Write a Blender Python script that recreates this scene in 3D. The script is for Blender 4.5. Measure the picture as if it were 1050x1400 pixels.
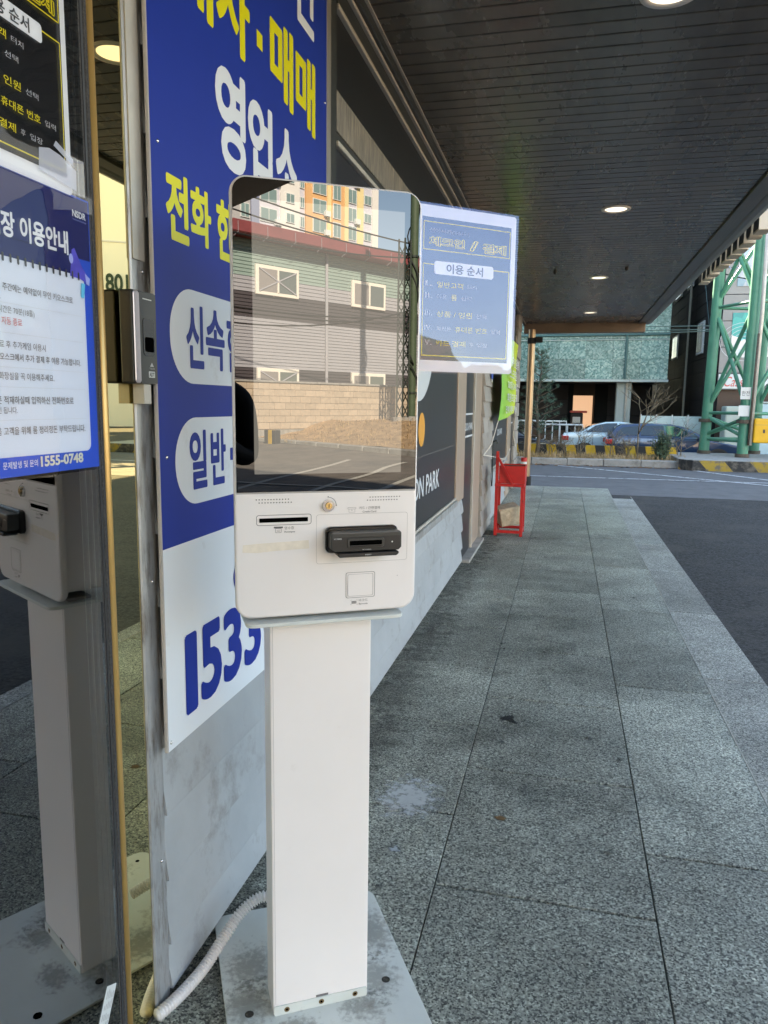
import bpy, bmesh, math, random
from mathutils import Vector, Matrix, Quaternion
R = math.radians
random.seed(7)
for o in list(bpy.data.objects): bpy.data.objects.remove(o)
SC = bpy.context.scene
COL = SC.collection

# ------------------------------------------------------------------ camera, sky, sun, exposure
cam_data = bpy.data.cameras.new('camera')
cam_data.sensor_fit = 'VERTICAL'; cam_data.sensor_height = 36.0; cam_data.lens = 36.0*1012/1400
cam_data.clip_start = 0.03; cam_data.clip_end = 2000
cam = bpy.data.objects.new('camera', cam_data); COL.objects.link(cam)
CX, CY, CZ = 0.907, 0.0, 1.35
_r = Vector((0.9714, 0.2372, 0.0130)); _f = Vector((-0.2325, 0.9619, -0.1439))
_f.normalize(); _r = (_r - _f*_r.dot(_f)).normalized(); _u = _r.cross(_f)
mw = Matrix((( _r.x, _u.x, -_f.x, CX), (_r.y, _u.y, -_f.y, CY), (_r.z, _u.z, -_f.z, CZ), (0, 0, 0, 1)))
cam.matrix_world = mw
SC.camera = cam

SUN_AZ = Vector((-0.55, 0.835)).normalized(); SUN_EL = R(32)
world = bpy.data.worlds.new('World'); SC.world = world; world.use_nodes = True
wn = world.node_tree.nodes; wl = world.node_tree.links
sky = wn.new('ShaderNodeTexSky'); sky.sky_type = 'NISHITA'; sky.sun_disc = False
sky.sun_elevation = SUN_EL; sky.sun_rotation = math.atan2(SUN_AZ.x, SUN_AZ.y)
sky.air_density = 1.0; sky.dust_density = 0.05; sky.ozone_density = 1.3; sky.altitude = 800
bg = wn['Background']; bg.inputs['Strength'].default_value = 0.10
wl.new(sky.outputs['Color'], bg.inputs['Color'])
sd = bpy.data.lights.new('sun', 'SUN'); sd.energy = 4.5; sd.angle = R(0.53); sd.color = (1.0, 0.97, 0.92)
sun = bpy.data.objects.new('sun', sd); COL.objects.link(sun)
tosun = Vector((SUN_AZ.x*math.cos(SUN_EL), SUN_AZ.y*math.cos(SUN_EL), math.sin(SUN_EL)))
sun.rotation_euler = tosun.to_track_quat('Z', 'Y').to_euler(); sun.location = (0, 0, 60)
SC.view_settings.view_transform = 'Standard'; SC.view_settings.look = 'None'
SC.view_settings.exposure = 3.48; SC.view_settings.gamma = 1.0
SC.view_settings.use_curve_mapping = False
SC.view_settings.use_white_balance = True
SC.view_settings.white_balance_temperature = 8600; SC.view_settings.white_balance_tint = 10
SC.cycles.max_bounces = 10; SC.cycles.glossy_bounces = 5; SC.cycles.diffuse_bounces = 4
SC.cycles.transparent_max_bounces = 24
SC.cycles.use_denoising = True
SC.cycles.sample_clamp_indirect = 6.0

# ------------------------------------------------------------------ materials
MATS = {}
def mat(name, col, rough=0.5, metal=0.0, var=0.0, vs=4.0, rnd=0.0, bump=0.0, bs=60.0, spec=0.5,
        coat=0.0, emit=None, es=1.0, dirt=None, dirt_s=3.0, dirt_lo=0.5, dirt_hi=0.7, stretch=None, rvar=0.0):
    m = bpy.data.materials.new(name); m.use_nodes = True
    nt = m.node_tree; N = nt.nodes; L = nt.links
    b = N['Principled BSDF']
    b.inputs['Roughness'].default_value = rough; b.inputs['Metallic'].default_value = metal
    b.inputs['Specular IOR Level'].default_value = spec
    if coat:
        b.inputs['Coat Weight'].default_value = coat; b.inputs['Coat Roughness'].default_value = 0.03
    geo = N.new('ShaderNodeNewGeometry'); pos = geo.outputs['Position']
    if stretch:
        mp = N.new('ShaderNodeMapping'); mp.inputs['Scale'].default_value = stretch
        L.new(pos, mp.inputs['Vector']); posv = mp.outputs['Vector']
    else: posv = pos
    rgb = N.new('ShaderNodeRGB'); rgb.outputs[0].default_value = (*col, 1); cur = rgb.outputs[0]
    def mulv(cur, fac_socket, lo, hi):
        mr = N.new('ShaderNodeMapRange'); mr.inputs['To Min'].default_value = lo; mr.inputs['To Max'].default_value = hi
        mr.inputs['From Min'].default_value = 0.25; mr.inputs['From Max'].default_value = 0.75
        L.new(fac_socket, mr.inputs['Value'])
        vm = N.new('ShaderNodeVectorMath'); vm.operation = 'SCALE'
        L.new(cur, vm.inputs[0]); L.new(mr.outputs[0], vm.inputs['Scale']); return vm.outputs[0]
    if var:
        nz = N.new('ShaderNodeTexNoise'); nz.inputs['Scale'].default_value = vs; nz.inputs['Detail'].default_value = 6
        nz.inputs['Roughness'].default_value = 0.6
        L.new(posv, nz.inputs['Vector']); cur = mulv(cur, nz.outputs['Fac'], 1-var, 1+var)
        if rvar:
            mr = N.new('ShaderNodeMapRange'); mr.inputs['To Min'].default_value = max(0.02, rough-rvar); mr.inputs['To Max'].default_value = rough+rvar
            L.new(nz.outputs['Fac'], mr.inputs['Value']); L.new(mr.outputs[0], b.inputs['Roughness'])
    if rnd:
        oi = N.new('ShaderNodeObjectInfo')
        mr = N.new('ShaderNodeMapRange'); mr.inputs['To Min'].default_value = 1-rnd; mr.inputs['To Max'].default_value = 1+rnd
        L.new(oi.outputs['Random'], mr.inputs['Value'])
        vm = N.new('ShaderNodeVectorMath'); vm.operation = 'SCALE'
        L.new(cur, vm.inputs[0]); L.new(mr.outputs[0], vm.inputs['Scale']); cur = vm.outputs[0]
    if dirt:
        nz = N.new('ShaderNodeTexNoise'); nz.inputs['Scale'].default_value = dirt_s; nz.inputs['Detail'].default_value = 8
        nz.inputs['Roughness'].default_value = 0.7
        L.new(posv, nz.inputs['Vector'])
        mr = N.new('ShaderNodeMapRange'); mr.inputs['From Min'].default_value = dirt_lo; mr.inputs['From Max'].default_value = dirt_hi
        L.new(nz.outputs['Fac'], mr.inputs['Value'])
        mx = N.new('ShaderNodeMix'); mx.data_type = 'RGBA'
        L.new(mr.outputs[0], mx.inputs['Factor']); L.new(cur, mx.inputs['A']); mx.inputs['B'].default_value = (*dirt, 1)
        cur = mx.outputs['Result']
    L.new(cur, b.inputs['Base Color'])
    if bump:
        nz = N.new('ShaderNodeTexNoise'); nz.inputs['Scale'].default_value = bs; nz.inputs['Detail'].default_value = 4
        L.new(posv, nz.inputs['Vector'])
        bp = N.new('ShaderNodeBump'); bp.inputs['Strength'].default_value = bump; bp.inputs['Distance'].default_value = 0.01
        L.new(nz.outputs['Fac'], bp.inputs['Height']); L.new(bp.outputs[0], b.inputs['Normal'])
    if emit:
        b.inputs['Emission Color'].default_value = (*emit, 1); b.inputs['Emission Strength'].default_value = es
    MATS[name] = m
    return m

def granite(name, base, stain=(0.10, 0.10, 0.09)):
    m = bpy.data.materials.new(name); m.use_nodes = True
    nt = m.node_tree; N = nt.nodes; L = nt.links; b = N['Principled BSDF']
    b.inputs['Roughness'].default_value = 0.62; b.inputs['Specular IOR Level'].default_value = 0.4
    geo = N.new('ShaderNodeNewGeometry'); pos = geo.outputs['Position']
    v = N.new('ShaderNodeTexVoronoi'); v.inputs['Scale'].default_value = 235; L.new(pos, v.inputs['Vector'])
    sp = N.new('ShaderNodeSeparateColor'); L.new(v.outputs['Color'], sp.inputs[0])
    cr = N.new('ShaderNodeValToRGB'); e = cr.color_ramp.elements
    e[0].position = 0.0; e[0].color = (0.18, 0.185, 0.19, 1); e[1].position = 1.0; e[1].color = (1.9, 1.9, 1.85, 1)
    x = cr.color_ramp.elements.new(0.22); x.color = (0.36, 0.37, 0.38, 1)
    x = cr.color_ramp.elements.new(0.42); x.color = (0.98, 0.98, 0.97, 1)
    x = cr.color_ramp.elements.new(0.80); x.color = (1.20, 1.20, 1.16, 1)
    L.new(sp.outputs[0], cr.inputs[0])
    n2 = N.new('ShaderNodeTexNoise'); n2.inputs['Scale'].default_value = 90; n2.inputs['Detail'].default_value = 5
    L.new(pos, n2.inputs['Vector'])
    m2 = N.new('ShaderNodeMapRange'); m2.inputs['From Min'].default_value = .3; m2.inputs['From Max'].default_value = .7
    m2.inputs['To Min'].default_value = .55; m2.inputs['To Max'].default_value = 1.45
    L.new(n2.outputs['Fac'], m2.inputs['Value'])
    sc1 = N.new('ShaderNodeVectorMath'); sc1.operation = 'SCALE'; L.new(cr.outputs[0], sc1.inputs[0]); L.new(m2.outputs[0], sc1.inputs['Scale'])
    n3 = N.new('ShaderNodeTexNoise'); n3.inputs['Scale'].default_value = 1.6; n3.inputs['Detail'].default_value = 7; n3.inputs['Roughness'].default_value = .65
    L.new(pos, n3.inputs['Vector'])
    m3 = N.new('ShaderNodeMapRange'); m3.inputs['From Min'].default_value = .3; m3.inputs['From Max'].default_value = .7
    m3.inputs['To Min'].default_value = .6; m3.inputs['To Max'].default_value = 1.35
    L.new(n3.outputs['Fac'], m3.inputs['Value'])
    oi = N.new('ShaderNodeObjectInfo'); mo = N.new('ShaderNodeMapRange'); mo.inputs['To Min'].default_value = .80; mo.inputs['To Max'].default_value = 1.16
    L.new(oi.outputs['Random'], mo.inputs['Value'])
    mm = N.new('ShaderNodeMath'); mm.operation = 'MULTIPLY'; L.new(m3.outputs[0], mm.inputs[0]); L.new(mo.outputs[0], mm.inputs[1])
    sc2 = N.new('ShaderNodeVectorMath'); sc2.operation = 'SCALE'; L.new(sc1.outputs[0], sc2.inputs[0]); L.new(mm.outputs[0], sc2.inputs['Scale'])
    ml = N.new('ShaderNodeVectorMath'); ml.operation = 'MULTIPLY'; L.new(sc2.outputs[0], ml.inputs[0]); ml.inputs[1].default_value = base
    # worn-in grime blotches
    n4 = N.new('ShaderNodeTexNoise'); n4.inputs['Scale'].default_value = 3.3; n4.inputs['Detail'].default_value = 9; n4.inputs['Roughness'].default_value = .72
    L.new(pos, n4.inputs['Vector'])
    m4 = N.new('ShaderNodeMapRange'); m4.inputs['From Min'].default_value = .56; m4.inputs['From Max'].default_value = .76; m4.inputs['To Max'].default_value = .55
    L.new(n4.outputs['Fac'], m4.inputs['Value'])
    mx = N.new('ShaderNodeMix'); mx.data_type = 'RGBA'; L.new(m4.outputs[0], mx.inputs['Factor']); L.new(ml.outputs[0], mx.inputs['A']); mx.inputs['B'].default_value = (*stain, 1)
    L.new(mx.outputs['Result'], b.inputs['Base Color'])
    bp = N.new('ShaderNodeBump'); bp.inputs['Strength'].default_value = .25; bp.inputs['Distance'].default_value = .002
    L.new(n2.outputs['Fac'], bp.inputs['Height']); L.new(bp.outputs[0], b.inputs['Normal'])
    MATS[name] = m; return m

def stripes(name, ca, cb, period, slant, axis='X', wear=(0.2, 0.19, 0.17), wear_lo=.5, wear_hi=.62, duty=.5):
    m = mat(name, ca, .8)
    N = m.node_tree.nodes; L = m.node_tree.links; b = N['Principled BSDF']
    geo = N.new('ShaderNodeNewGeometry'); sx = N.new('ShaderNodeSeparateXYZ'); L.new(geo.outputs['Position'], sx.inputs[0])
    a = N.new('ShaderNodeMath'); a.operation = 'MULTIPLY_ADD'; L.new(sx.outputs['Z'], a.inputs[0]); a.inputs[1].default_value = slant
    L.new(sx.outputs[axis], a.inputs[2])
    d = N.new('ShaderNodeMath'); d.operation = 'DIVIDE'; L.new(a.outputs[0], d.inputs[0]); d.inputs[1].default_value = period
    f = N.new('ShaderNodeMath'); f.operation = 'FRACT'; L.new(d.outputs[0], f.inputs[0])
    g = N.new('ShaderNodeMath'); g.operation = 'GREATER_THAN'; L.new(f.outputs[0], g.inputs[0]); g.inputs[1].default_value = duty
    mx = N.new('ShaderNodeMix'); mx.data_type = 'RGBA'; L.new(g.outputs[0], mx.inputs['Factor']); mx.inputs['A'].default_value = (*ca, 1); mx.inputs['B'].default_value = (*cb, 1)
    nz = N.new('ShaderNodeTexNoise'); nz.inputs['Scale'].default_value = 7; nz.inputs['Detail'].default_value = 8; nz.inputs['Roughness'].default_value = .7
    L.new(geo.outputs['Position'], nz.inputs['Vector'])
    mr = N.new('ShaderNodeMapRange'); mr.inputs['From Min'].default_value = wear_lo; mr.inputs['From Max'].default_value = wear_hi; L.new(nz.outputs['Fac'], mr.inputs['Value'])
    m2 = N.new('ShaderNodeMix'); m2.data_type = 'RGBA'; L.new(mr.outputs[0], m2.inputs['Factor']); L.new(mx.outputs['Result'], m2.inputs['A']); m2.inputs['B'].default_value = (*wear, 1)
    L.new(m2.outputs['Result'], b.inputs['Base Color']); return m

def voro(name, cols, scale, rough=.4, spec=.5, bump=0.0, mid=None):
    m = mat(name, cols[0], rough, spec=spec)
    N = m.node_tree.nodes; L = m.node_tree.links; b = N['Principled BSDF']
    geo = N.new('ShaderNodeNewGeometry')
    v = N.new('ShaderNodeTexVoronoi'); v.inputs['Scale'].default_value = scale; L.new(geo.outputs['Position'], v.inputs['Vector'])
    sp = N.new('ShaderNodeSeparateColor'); L.new(v.outputs['Color'], sp.inputs[0])
    cr = N.new('ShaderNodeValToRGB'); els = cr.color_ramp.elements
    els[0].color = (*cols[0], 1); els[1].color = (*cols[-1], 1)
    for i, c in enumerate(cols[1:-1]): x = els.new((i+1)/(len(cols)-1)); x.color = (*c, 1)
    L.new(sp.outputs[0], cr.inputs[0])
    nz = N.new('ShaderNodeTexNoise'); nz.inputs['Scale'].default_value = .5; nz.inputs['Detail'].default_value = 5; L.new(geo.outputs['Position'], nz.inputs['Vector'])
    mr = N.new('ShaderNodeMapRange'); mr.inputs['From Min'].default_value = .3; mr.inputs['From Max'].default_value = .7; mr.inputs['To Min'].default_value = .8; mr.inputs['To Max'].default_value = 1.2
    L.new(nz.outputs['Fac'], mr.inputs['Value'])
    s = N.new('ShaderNodeVectorMath'); s.operation = 'SCALE'; L.new(cr.outputs[0], s.inputs[0]); L.new(mr.outputs[0], s.inputs['Scale'])
    oi = N.new('ShaderNodeObjectInfo'); mo = N.new('ShaderNodeMapRange'); mo.inputs['To Min'].default_value = .78; mo.inputs['To Max'].default_value = 1.2; L.new(oi.outputs['Random'], mo.inputs['Value'])
    s2 = N.new('ShaderNodeVectorMath'); s2.operation = 'SCALE'; L.new(s.outputs[0], s2.inputs[0]); L.new(mo.outputs[0], s2.inputs['Scale'])
    L.new(s2.outputs[0], b.inputs['Base Color']); return m

def glassy(name, tint, refl, rough=0.0, rcol=(1, 1, 1), bump=0.0, bs=3.0):
    m = bpy.data.materials.new(name); m.use_nodes = True; nt = m.node_tree; N = nt.nodes; L = nt.links
    N.remove(N['Principled BSDF']); out = N['Material Output']
    t = N.new('ShaderNodeBsdfTransparent'); t.inputs[0].default_value = (*tint, 1)
    g = N.new('ShaderNodeBsdfGlossy'); g.inputs['Roughness'].default_value = rough; g.inputs['Color'].default_value = (*rcol, 1)
    fr = N.new('ShaderNodeFresnel'); fr.inputs['IOR'].default_value = 1.5
    ad = N.new('ShaderNodeMath'); ad.operation = 'ADD'; ad.use_clamp = True; ad.inputs[1].default_value = refl
    L.new(fr.outputs[0], ad.inputs[0])
    mx = N.new('ShaderNodeMixShader'); L.new(ad.outputs[0], mx.inputs[0]); L.new(t.outputs[0], mx.inputs[1]); L.new(g.outputs[0], mx.inputs[2])
    if bump:
        geo = N.new('ShaderNodeNewGeometry'); nz = N.new('ShaderNodeTexNoise'); nz.inputs['Scale'].default_value = bs; nz.inputs['Detail'].default_value = 2
        L.new(geo.outputs['Position'], nz.inputs['Vector'])
        bp = N.new('ShaderNodeBump'); bp.inputs['Strength'].default_value = bump; bp.inputs['Distance'].default_value = .02
        L.new(nz.outputs['Fac'], bp.inputs['Height']); L.new(bp.outputs[0], g.inputs['Normal'])
    L.new(mx.outputs[0], out.inputs[0]); MATS[name] = m; return m

mat('asphalt', (0.050, 0.050, 0.051), .9, spec=.25, var=.95, vs=42, bump=1.0, bs=110, dirt=(0.085, 0.08, 0.074), dirt_s=1.1, dirt_lo=.48, dirt_hi=.72)
mat('road_asphalt', (0.11, 0.11, 0.115), .85, var=.25, vs=3, bump=.4, bs=90)
mat('sunlit_asphalt', (0.155, 0.135, 0.115), .9, var=.3, vs=2.5, bump=.5, bs=60, dirt=(0.09, 0.085, 0.08), dirt_s=.8, dirt_lo=.5, dirt_hi=.65)  # asphalt paled and warmed, sunlight put into its colour
mat('mortar', (0.03, 0.03, 0.03), .95)
granite('granite_floor', (0.31, 0.325, 0.285))
granite('granite_step', (0.30, 0.30, 0.275), stain=(0.2, 0.19, 0.17))
mat('paint_line', (0.55, 0.56, 0.58), .8, var=.3, vs=25, dirt=(0.09, 0.09, 0.09), dirt_s=9, dirt_lo=.5, dirt_hi=.62)
mat('dirt', (0.40, 0.265, 0.15), .95, var=.4, vs=2.2, bump=1.0, bs=12, dirt=(0.24, 0.15, 0.085), dirt_s=6, dirt_lo=.52, dirt_hi=.62)
mat('concrete', (0.30, 0.29, 0.27), .9, var=.2, vs=5, bump=.3, bs=50, dirt=(0.14, 0.13, 0.11), dirt_s=4, dirt_lo=.52, dirt_hi=.72)
mat('block', (0.44, 0.355, 0.27), .92, var=.14, vs=9, rnd=.10, bump=.3, bs=60, dirt=(0.2, 0.16, 0.12), dirt_s=2.5, dirt_lo=.58, dirt_hi=.75)
mat('siding', (0.34, 0.36, 0.375), .55, var=.16, vs=3.0, bump=.15, bs=18, rnd=.05, dirt=(0.19, 0.18, 0.165), dirt_s=5.5, dirt_lo=.54, dirt_hi=.76, rvar=.12)
mat('siding_tan', (0.30, 0.275, 0.25), .6, var=.15, vs=3, rnd=.08, dirt=(0.13, 0.11, 0.09), dirt_s=4, dirt_lo=.56, dirt_hi=.7)
mat('wall_plain', (0.36, 0.36, 0.35), .9, var=.15, vs=1)
mat('galvanised', (0.42, 0.43, 0.44), .45, .55, var=.2, vs=9, dirt=(0.20, 0.175, 0.15), dirt_s=6, dirt_lo=.48, dirt_hi=.66, stretch=(6, 6, 1.2), rvar=.2)
mat('post_metal', (0.25, 0.235, 0.215), .5, .3, var=.2, vs=8, stretch=(4, 4, .6))
mat('rough_strip', (0.17, 0.16, 0.14), .8, var=.5, vs=14, stretch=(1, 9, .6), dirt=(0.36, 0.31, 0.24), dirt_s=10, dirt_lo=.5, dirt_hi=.66)
mat('film', (0.022, 0.023, 0.028), .34, var=.12, vs=2.5, spec=.3)
mat('film_dark', (0.010, 0.010, 0.010), .35, spec=.4)
mat('tan_alu', (0.42, 0.325, 0.255), .38, .25, var=.12, vs=5, stretch=(4, 4, .5))
mat('light_trim', (0.48, 0.45, 0.40), .45, .2, var=.15, vs=7)
mat('dark_trim', (0.035, 0.04, 0.038), .4, .2, var=.2, vs=6)
mat('soffit', (0.108, 0.094, 0.078), .27, .15, var=.25, vs=2.2, rnd=.10, spec=.5, bump=.02, bs=7, rvar=.10, dirt=(0.128, 0.113, 0.095), dirt_s=1.7, dirt_lo=.55, dirt_hi=.72, stretch=(2.5, .7, 1))
mat('soffit_joint', (0.006, 0.006, 0.006), .6)
mat('fascia', (0.085, 0.075, 0.065), .35, .3, var=.2, vs=3)
mat('gutter_metal', (0.20, 0.195, 0.185), .38, .5, var=.3, vs=3, stretch=(3, .6, 3), dirt=(0.07, 0.06, 0.05), dirt_s=3, dirt_lo=.5, dirt_hi=.7)
mat('beam_brown', (0.17, 0.115, 0.08), .4, .3, var=.2, vs=4)
mat('kiosk_white', (0.78, 0.735, 0.715), .38, spec=.45, var=.025, vs=5, dirt=(0.60, 0.55, 0.51), dirt_s=7, dirt_lo=.62, dirt_hi=.95)
mat('kiosk_plate', (0.60, 0.63, 0.60), .42, var=.06, vs=9, dirt=(0.24, 0.225, 0.20), dirt_s=9, dirt_lo=.60, dirt_hi=.74)
mat('kiosk_grey_line', (0.38, 0.36, 0.355), .5)
mat('ink_dark', (0.12, 0.115, 0.115), .5)
mat('seam', (0.16, 0.15, 0.15), .6)
mat('black_gloss', (0.010, 0.010, 0.010), .22, spec=.5)
mat('black_plastic', (0.018, 0.017, 0.017), .42, spec=.45)
mat('dark_grey_plastic', (0.032, 0.033, 0.032), .38)
mat('void', (0.002, 0.002, 0.002), .9, spec=0)
mat('screw_brass', (0.20, 0.13, 0.06), .5, .6, var=.4, vs=200)
mat('tape', (0.74, 0.66, 0.56), .5, var=.1, vs=60)
mat('chrome', (0.7, 0.7, 0.7), .15, 1)
mat('brass', (0.6, 0.45, 0.22), .25, 1)
mat('screen_mirror', (0.078, 0.080, 0.084), .0, 1)
mat('screen_display', (0.080, 0.082, 0.086), .0, 1, emit=(0.90, 0.95, 1.0), es=0.0165)
mat('hose', (0.72, 0.70, 0.70), .45, dirt=(0.36, 0.33, 0.30), dirt_s=14, dirt_lo=.58, dirt_hi=.75)
mat('sign_blue', (0.003, 0.028, 0.27), .45, spec=.2, var=.05, vs=3)
mat('sign_white', (0.72, 0.76, 0.80), .32, spec=.4, dirt=(0.55, 0.56, 0.56), dirt_s=8, dirt_lo=.6, dirt_hi=.8)
mat('sign_yellow', (0.74, 0.68, 0.015), .35)
mat('sign_edge', (0.45, 0.42, 0.40), .5)
mat('gold_frame', (0.60, 0.37, 0.13), .34, .45, var=.12, vs=9, stretch=(4, 4, .4))
mat('gold_mirror', (0.74, 0.63, 0.33), .008, 1)
mat('bronze', (0.20, 0.13, 0.085), .25, .9)
mat('brush_seal', (0.045, 0.042, 0.040), .9, var=.9, vs=260)
mat('rail_dark', (0.03, 0.03, 0.032), .5)
glassy('door_glass', (0.62, 0.66, 0.66), .15)
glassy('window_glass', (0.55, 0.6, 0.6), .10)
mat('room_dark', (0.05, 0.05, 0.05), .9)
mat('room_floor', (0.10, 0.115, 0.12), .5)
mat('led_cyan', (0.2, 0.8, 0.75), .4, emit=(0.35, 1.0, 0.92), es=.1)
mat('bar_silver', (0.46, 0.42, 0.43), .35, .7)
mat('lamp_rim', (0.62, 0.60, 0.57), .4)
mat('lamp_lens', (0.9, 0.9, 0.88), .4, emit=(1.0, 0.97, 0.90), es=.16)
mat('paper_white', (0.80, 0.80, 0.80), .25)
mat('poster_black', (0.012, 0.011, 0.011), .22, spec=.6)
mat('poster_yellow', (0.85, 0.70, 0.03), .3)
mat('poster_greytxt', (0.55, 0.55, 0.56), .3)
mat('poster_ink', (0.03, 0.03, 0.032), .3)
mat('poster_blue', (0.010, 0.095, 0.55), .22)
mat('poster_navy', (0.010, 0.018, 0.12), .22)
mat('poster_card', (0.66, 0.69, 0.74), .22)
mat('poster_cream', (0.72, 0.70, 0.56), .3)
mat('poster_red', (0.62, 0.16, 0.16), .3)
mat('poster_txt', (0.16, 0.14, 0.135), .3)
mat('poster_purple', (0.10, 0.09, 0.50), .25, var=.4, vs=25)
mat('poster_lilac', (0.40, 0.45, 0.75), .25)
mat('poster_cyan', (0.10, 0.52, 0.68), .25)
glassy('laminate', (.97, .97, .98), .03, .0, rcol=(.50, .60, 1), bump=.10, bs=5.0)
glassy('laminate_door', (.96, .96, .98), .0, .01, bump=.12, bs=6.0)
def soft(name, col, alpha, size, scale=8.0, rough=.8, hard=.35):
    m = mat(name, col, rough); N = m.node_tree.nodes; L = m.node_tree.links; b = N['Principled BSDF']
    tc = N.new('ShaderNodeTexCoord'); ln = N.new('ShaderNodeVectorMath'); ln.operation = 'LENGTH'; L.new(tc.outputs['Object'], ln.inputs[0])
    dv = N.new('ShaderNodeMath'); dv.operation = 'DIVIDE'; L.new(ln.outputs['Value'], dv.inputs[0]); dv.inputs[1].default_value = size
    nz = N.new('ShaderNodeTexNoise'); nz.inputs['Scale'].default_value = scale/size*.12; nz.inputs['Detail'].default_value = 8; nz.inputs['Roughness'].default_value = .65
    geo = N.new('ShaderNodeNewGeometry'); L.new(geo.outputs['Position'], nz.inputs['Vector'])
    ad = N.new('ShaderNodeMath'); ad.operation = 'MULTIPLY_ADD'; L.new(nz.outputs['Fac'], ad.inputs[0]); ad.inputs[1].default_value = 3.2; L.new(dv.outputs[0], ad.inputs[2])
    mr = N.new('ShaderNodeMapRange'); mr.interpolation_type = 'SMOOTHSTEP'; mr.inputs['From Min'].default_value = 1.85; mr.inputs['From Max'].default_value = 1.85+hard*1.6; mr.inputs['To Min'].default_value = alpha; mr.inputs['To Max'].default_value = 0
    L.new(ad.outputs[0], mr.inputs['Value']); L.new(mr.outputs[0], b.inputs['Alpha']); return m
def faint(name, col, a):
    m = mat(name, col, .4); m.node_tree.nodes['Principled BSDF'].inputs['Alpha'].default_value = a; return m
faint('tape_glare', (0.75, 0.77, 0.9), .45)  # pale tint paints glare onto the tape pieces
mat('frost_torn', (0.55, 0.58, 0.72), .7, var=.3, vs=60)
mat('film_white', (0.62, 0.66, 0.69), .35)
mat('film_orange', (0.82, 0.36, 0.04), .35)
mat('red_paint', (0.50, 0.012, 0.012), .42, var=.2, vs=9, dirt=(0.17, 0.03, 0.02), dirt_s=9, dirt_lo=.58, dirt_hi=.68)
mat('red_inside', (0.08, 0.02, 0.018), .7, var=.4, vs=12)
mat('stone_block', (0.46, 0.38, 0.27), .95, var=.35, vs=22, bump=1.0, bs=35)
mat('rope', (0.62, 0.58, 0.52), .9)
mat('downpipe', (0.34, 0.24, 0.16), .3, .6, var=.15, vs=5)
mat('rubber', (0.012, 0.012, 0.012), .8)
mat('bluetag', (0.05, 0.12, 0.5), .4)
mat('letter_cream', (0.66, 0.58, 0.46), .5, var=.1, vs=4)
mat('letter_dark', (0.05, 0.045, 0.04), .6)
mat('pylon_green', (0.055, 0.235, 0.150), .42, .0, var=.16, vs=3, dirt=(0.17, 0.16, 0.11), dirt_s=2.2, dirt_lo=.62, dirt_hi=.78, spec=.5)
mat('pylon_dark', (0.018, 0.030, 0.022), .6)
mat('pylon_olive', (0.055, 0.085, 0.045), .6, var=.2, vs=4)
mat('rust', (0.10, 0.075, 0.055), .8, var=.4, vs=12)
mat('yellow_box', (0.72, 0.38, 0.012), .4, var=.08, vs=6)
mat('label_white', (0.60, 0.62, 0.60), .5)
mat('wire', (0.012, 0.012, 0.012), .6)
mat('wire_teal', (0.05, 0.10, 0.10), .6)
voro('teal_mosaic', [(0.035, 0.12, 0.115), (0.075, 0.20, 0.19), (0.14, 0.28, 0.26), (0.30, 0.43, 0.40), (0.08, 0.19, 0.18)], 15, .3, spec=.5)
mat('teal_trim', (0.45, 0.52, 0.50), .5)
mat('teal_pipe', (0.06, 0.15, 0.15), .5)
mat('column', (0.36, 0.42, 0.41), .7, var=.1, vs=2)
mat('dark_panel', (0.022, 0.020, 0.021), .65, spec=.15, var=.25, vs=.6, rnd=.12)
mat('dark_recess', (0.04, 0.034, 0.034), .8, rnd=.1)
mat('brown_recess', (0.09, 0.055, 0.04), .8)
mat('doorway_glow', (0.8, 0.6, 0.45), .7, emit=(1.0, 0.66, 0.48), es=.07)  # emission stands in for light in the passage, no lamp there
mat('grey_panel', (0.27, 0.26, 0.26), .45, rnd=.05, var=.08, vs=1)
mat('joint_dark', (0.012, 0.012, 0.012), .9)
mat('win_frame', (0.62, 0.64, 0.64), .5)
mat('pane_far', (0.10, 0.15, 0.17), .08, spec=.8)
voro('art_teal', [(0.0, 0.34, 0.30), (0.02, 0.42, 0.38), (0.01, 0.30, 0.30)], 1.2)
voro('art_pink', [(0.62, 0.52, 0.52), (0.70, 0.62, 0.60), (0.20, 0.55, 0.60), (0.72, 0.60, 0.58)], 2.6)
voro('art_blue', [(0.35, 0.66, 0.80), (0.62, 0.64, 0.70), (0.58, 0.58, 0.66), (0.10, 0.42, 0.55)], 1.4)
voro('art_navy', [(0.08, 0.12, 0.40), (0.30, 0.30, 0.45), (0.05, 0.30, 0.60)], 1.6)
mat('art_red', (0.65, 0.10, 0.08), .5)
mat('shop_sign_dark', (0.10, 0.10, 0.10), .5)
mat('shop_sign_white', (0.62, 0.64, 0.64), .5)
mat('container', (0.42, 0.58, 0.62), .5, var=.1, vs=2)
mat('container_pale', (0.42, 0.48, 0.44), .6)
mat('car_blue', (0.52, 0.66, 0.72), .22, .1, coat=1.0, spec=.5)
mat('car_navy', (0.014, 0.045, 0.11), .2, .2, coat=1.0)
mat('car_black', (0.012, 0.014, 0.022), .2, .2, coat=1.0)
mat('car_glass', (0.012, 0.03, 0.04), .03, spec=1.0)
mat('car_trim', (0.015, 0.015, 0.015), .5)
mat('tail_red', (0.50, 0.02, 0.03), .2, coat=1)
mat('head_lens', (0.55, 0.58, 0.6), .1, .3)
mat('rim', (0.45, 0.45, 0.46), .3, .8)
mat('rail_white', (0.62, 0.65, 0.66), .5)
mat('fence_panel', (0.45, 0.58, 0.58), .5, var=.1, vs=2)
stripes('hazard', (0.03, 0.03, 0.03), (0.36, 0.24, 0.035), 1.25, 0.9, wear=(0.13, 0.115, 0.095), wear_lo=.47, wear_hi=.63)
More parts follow.
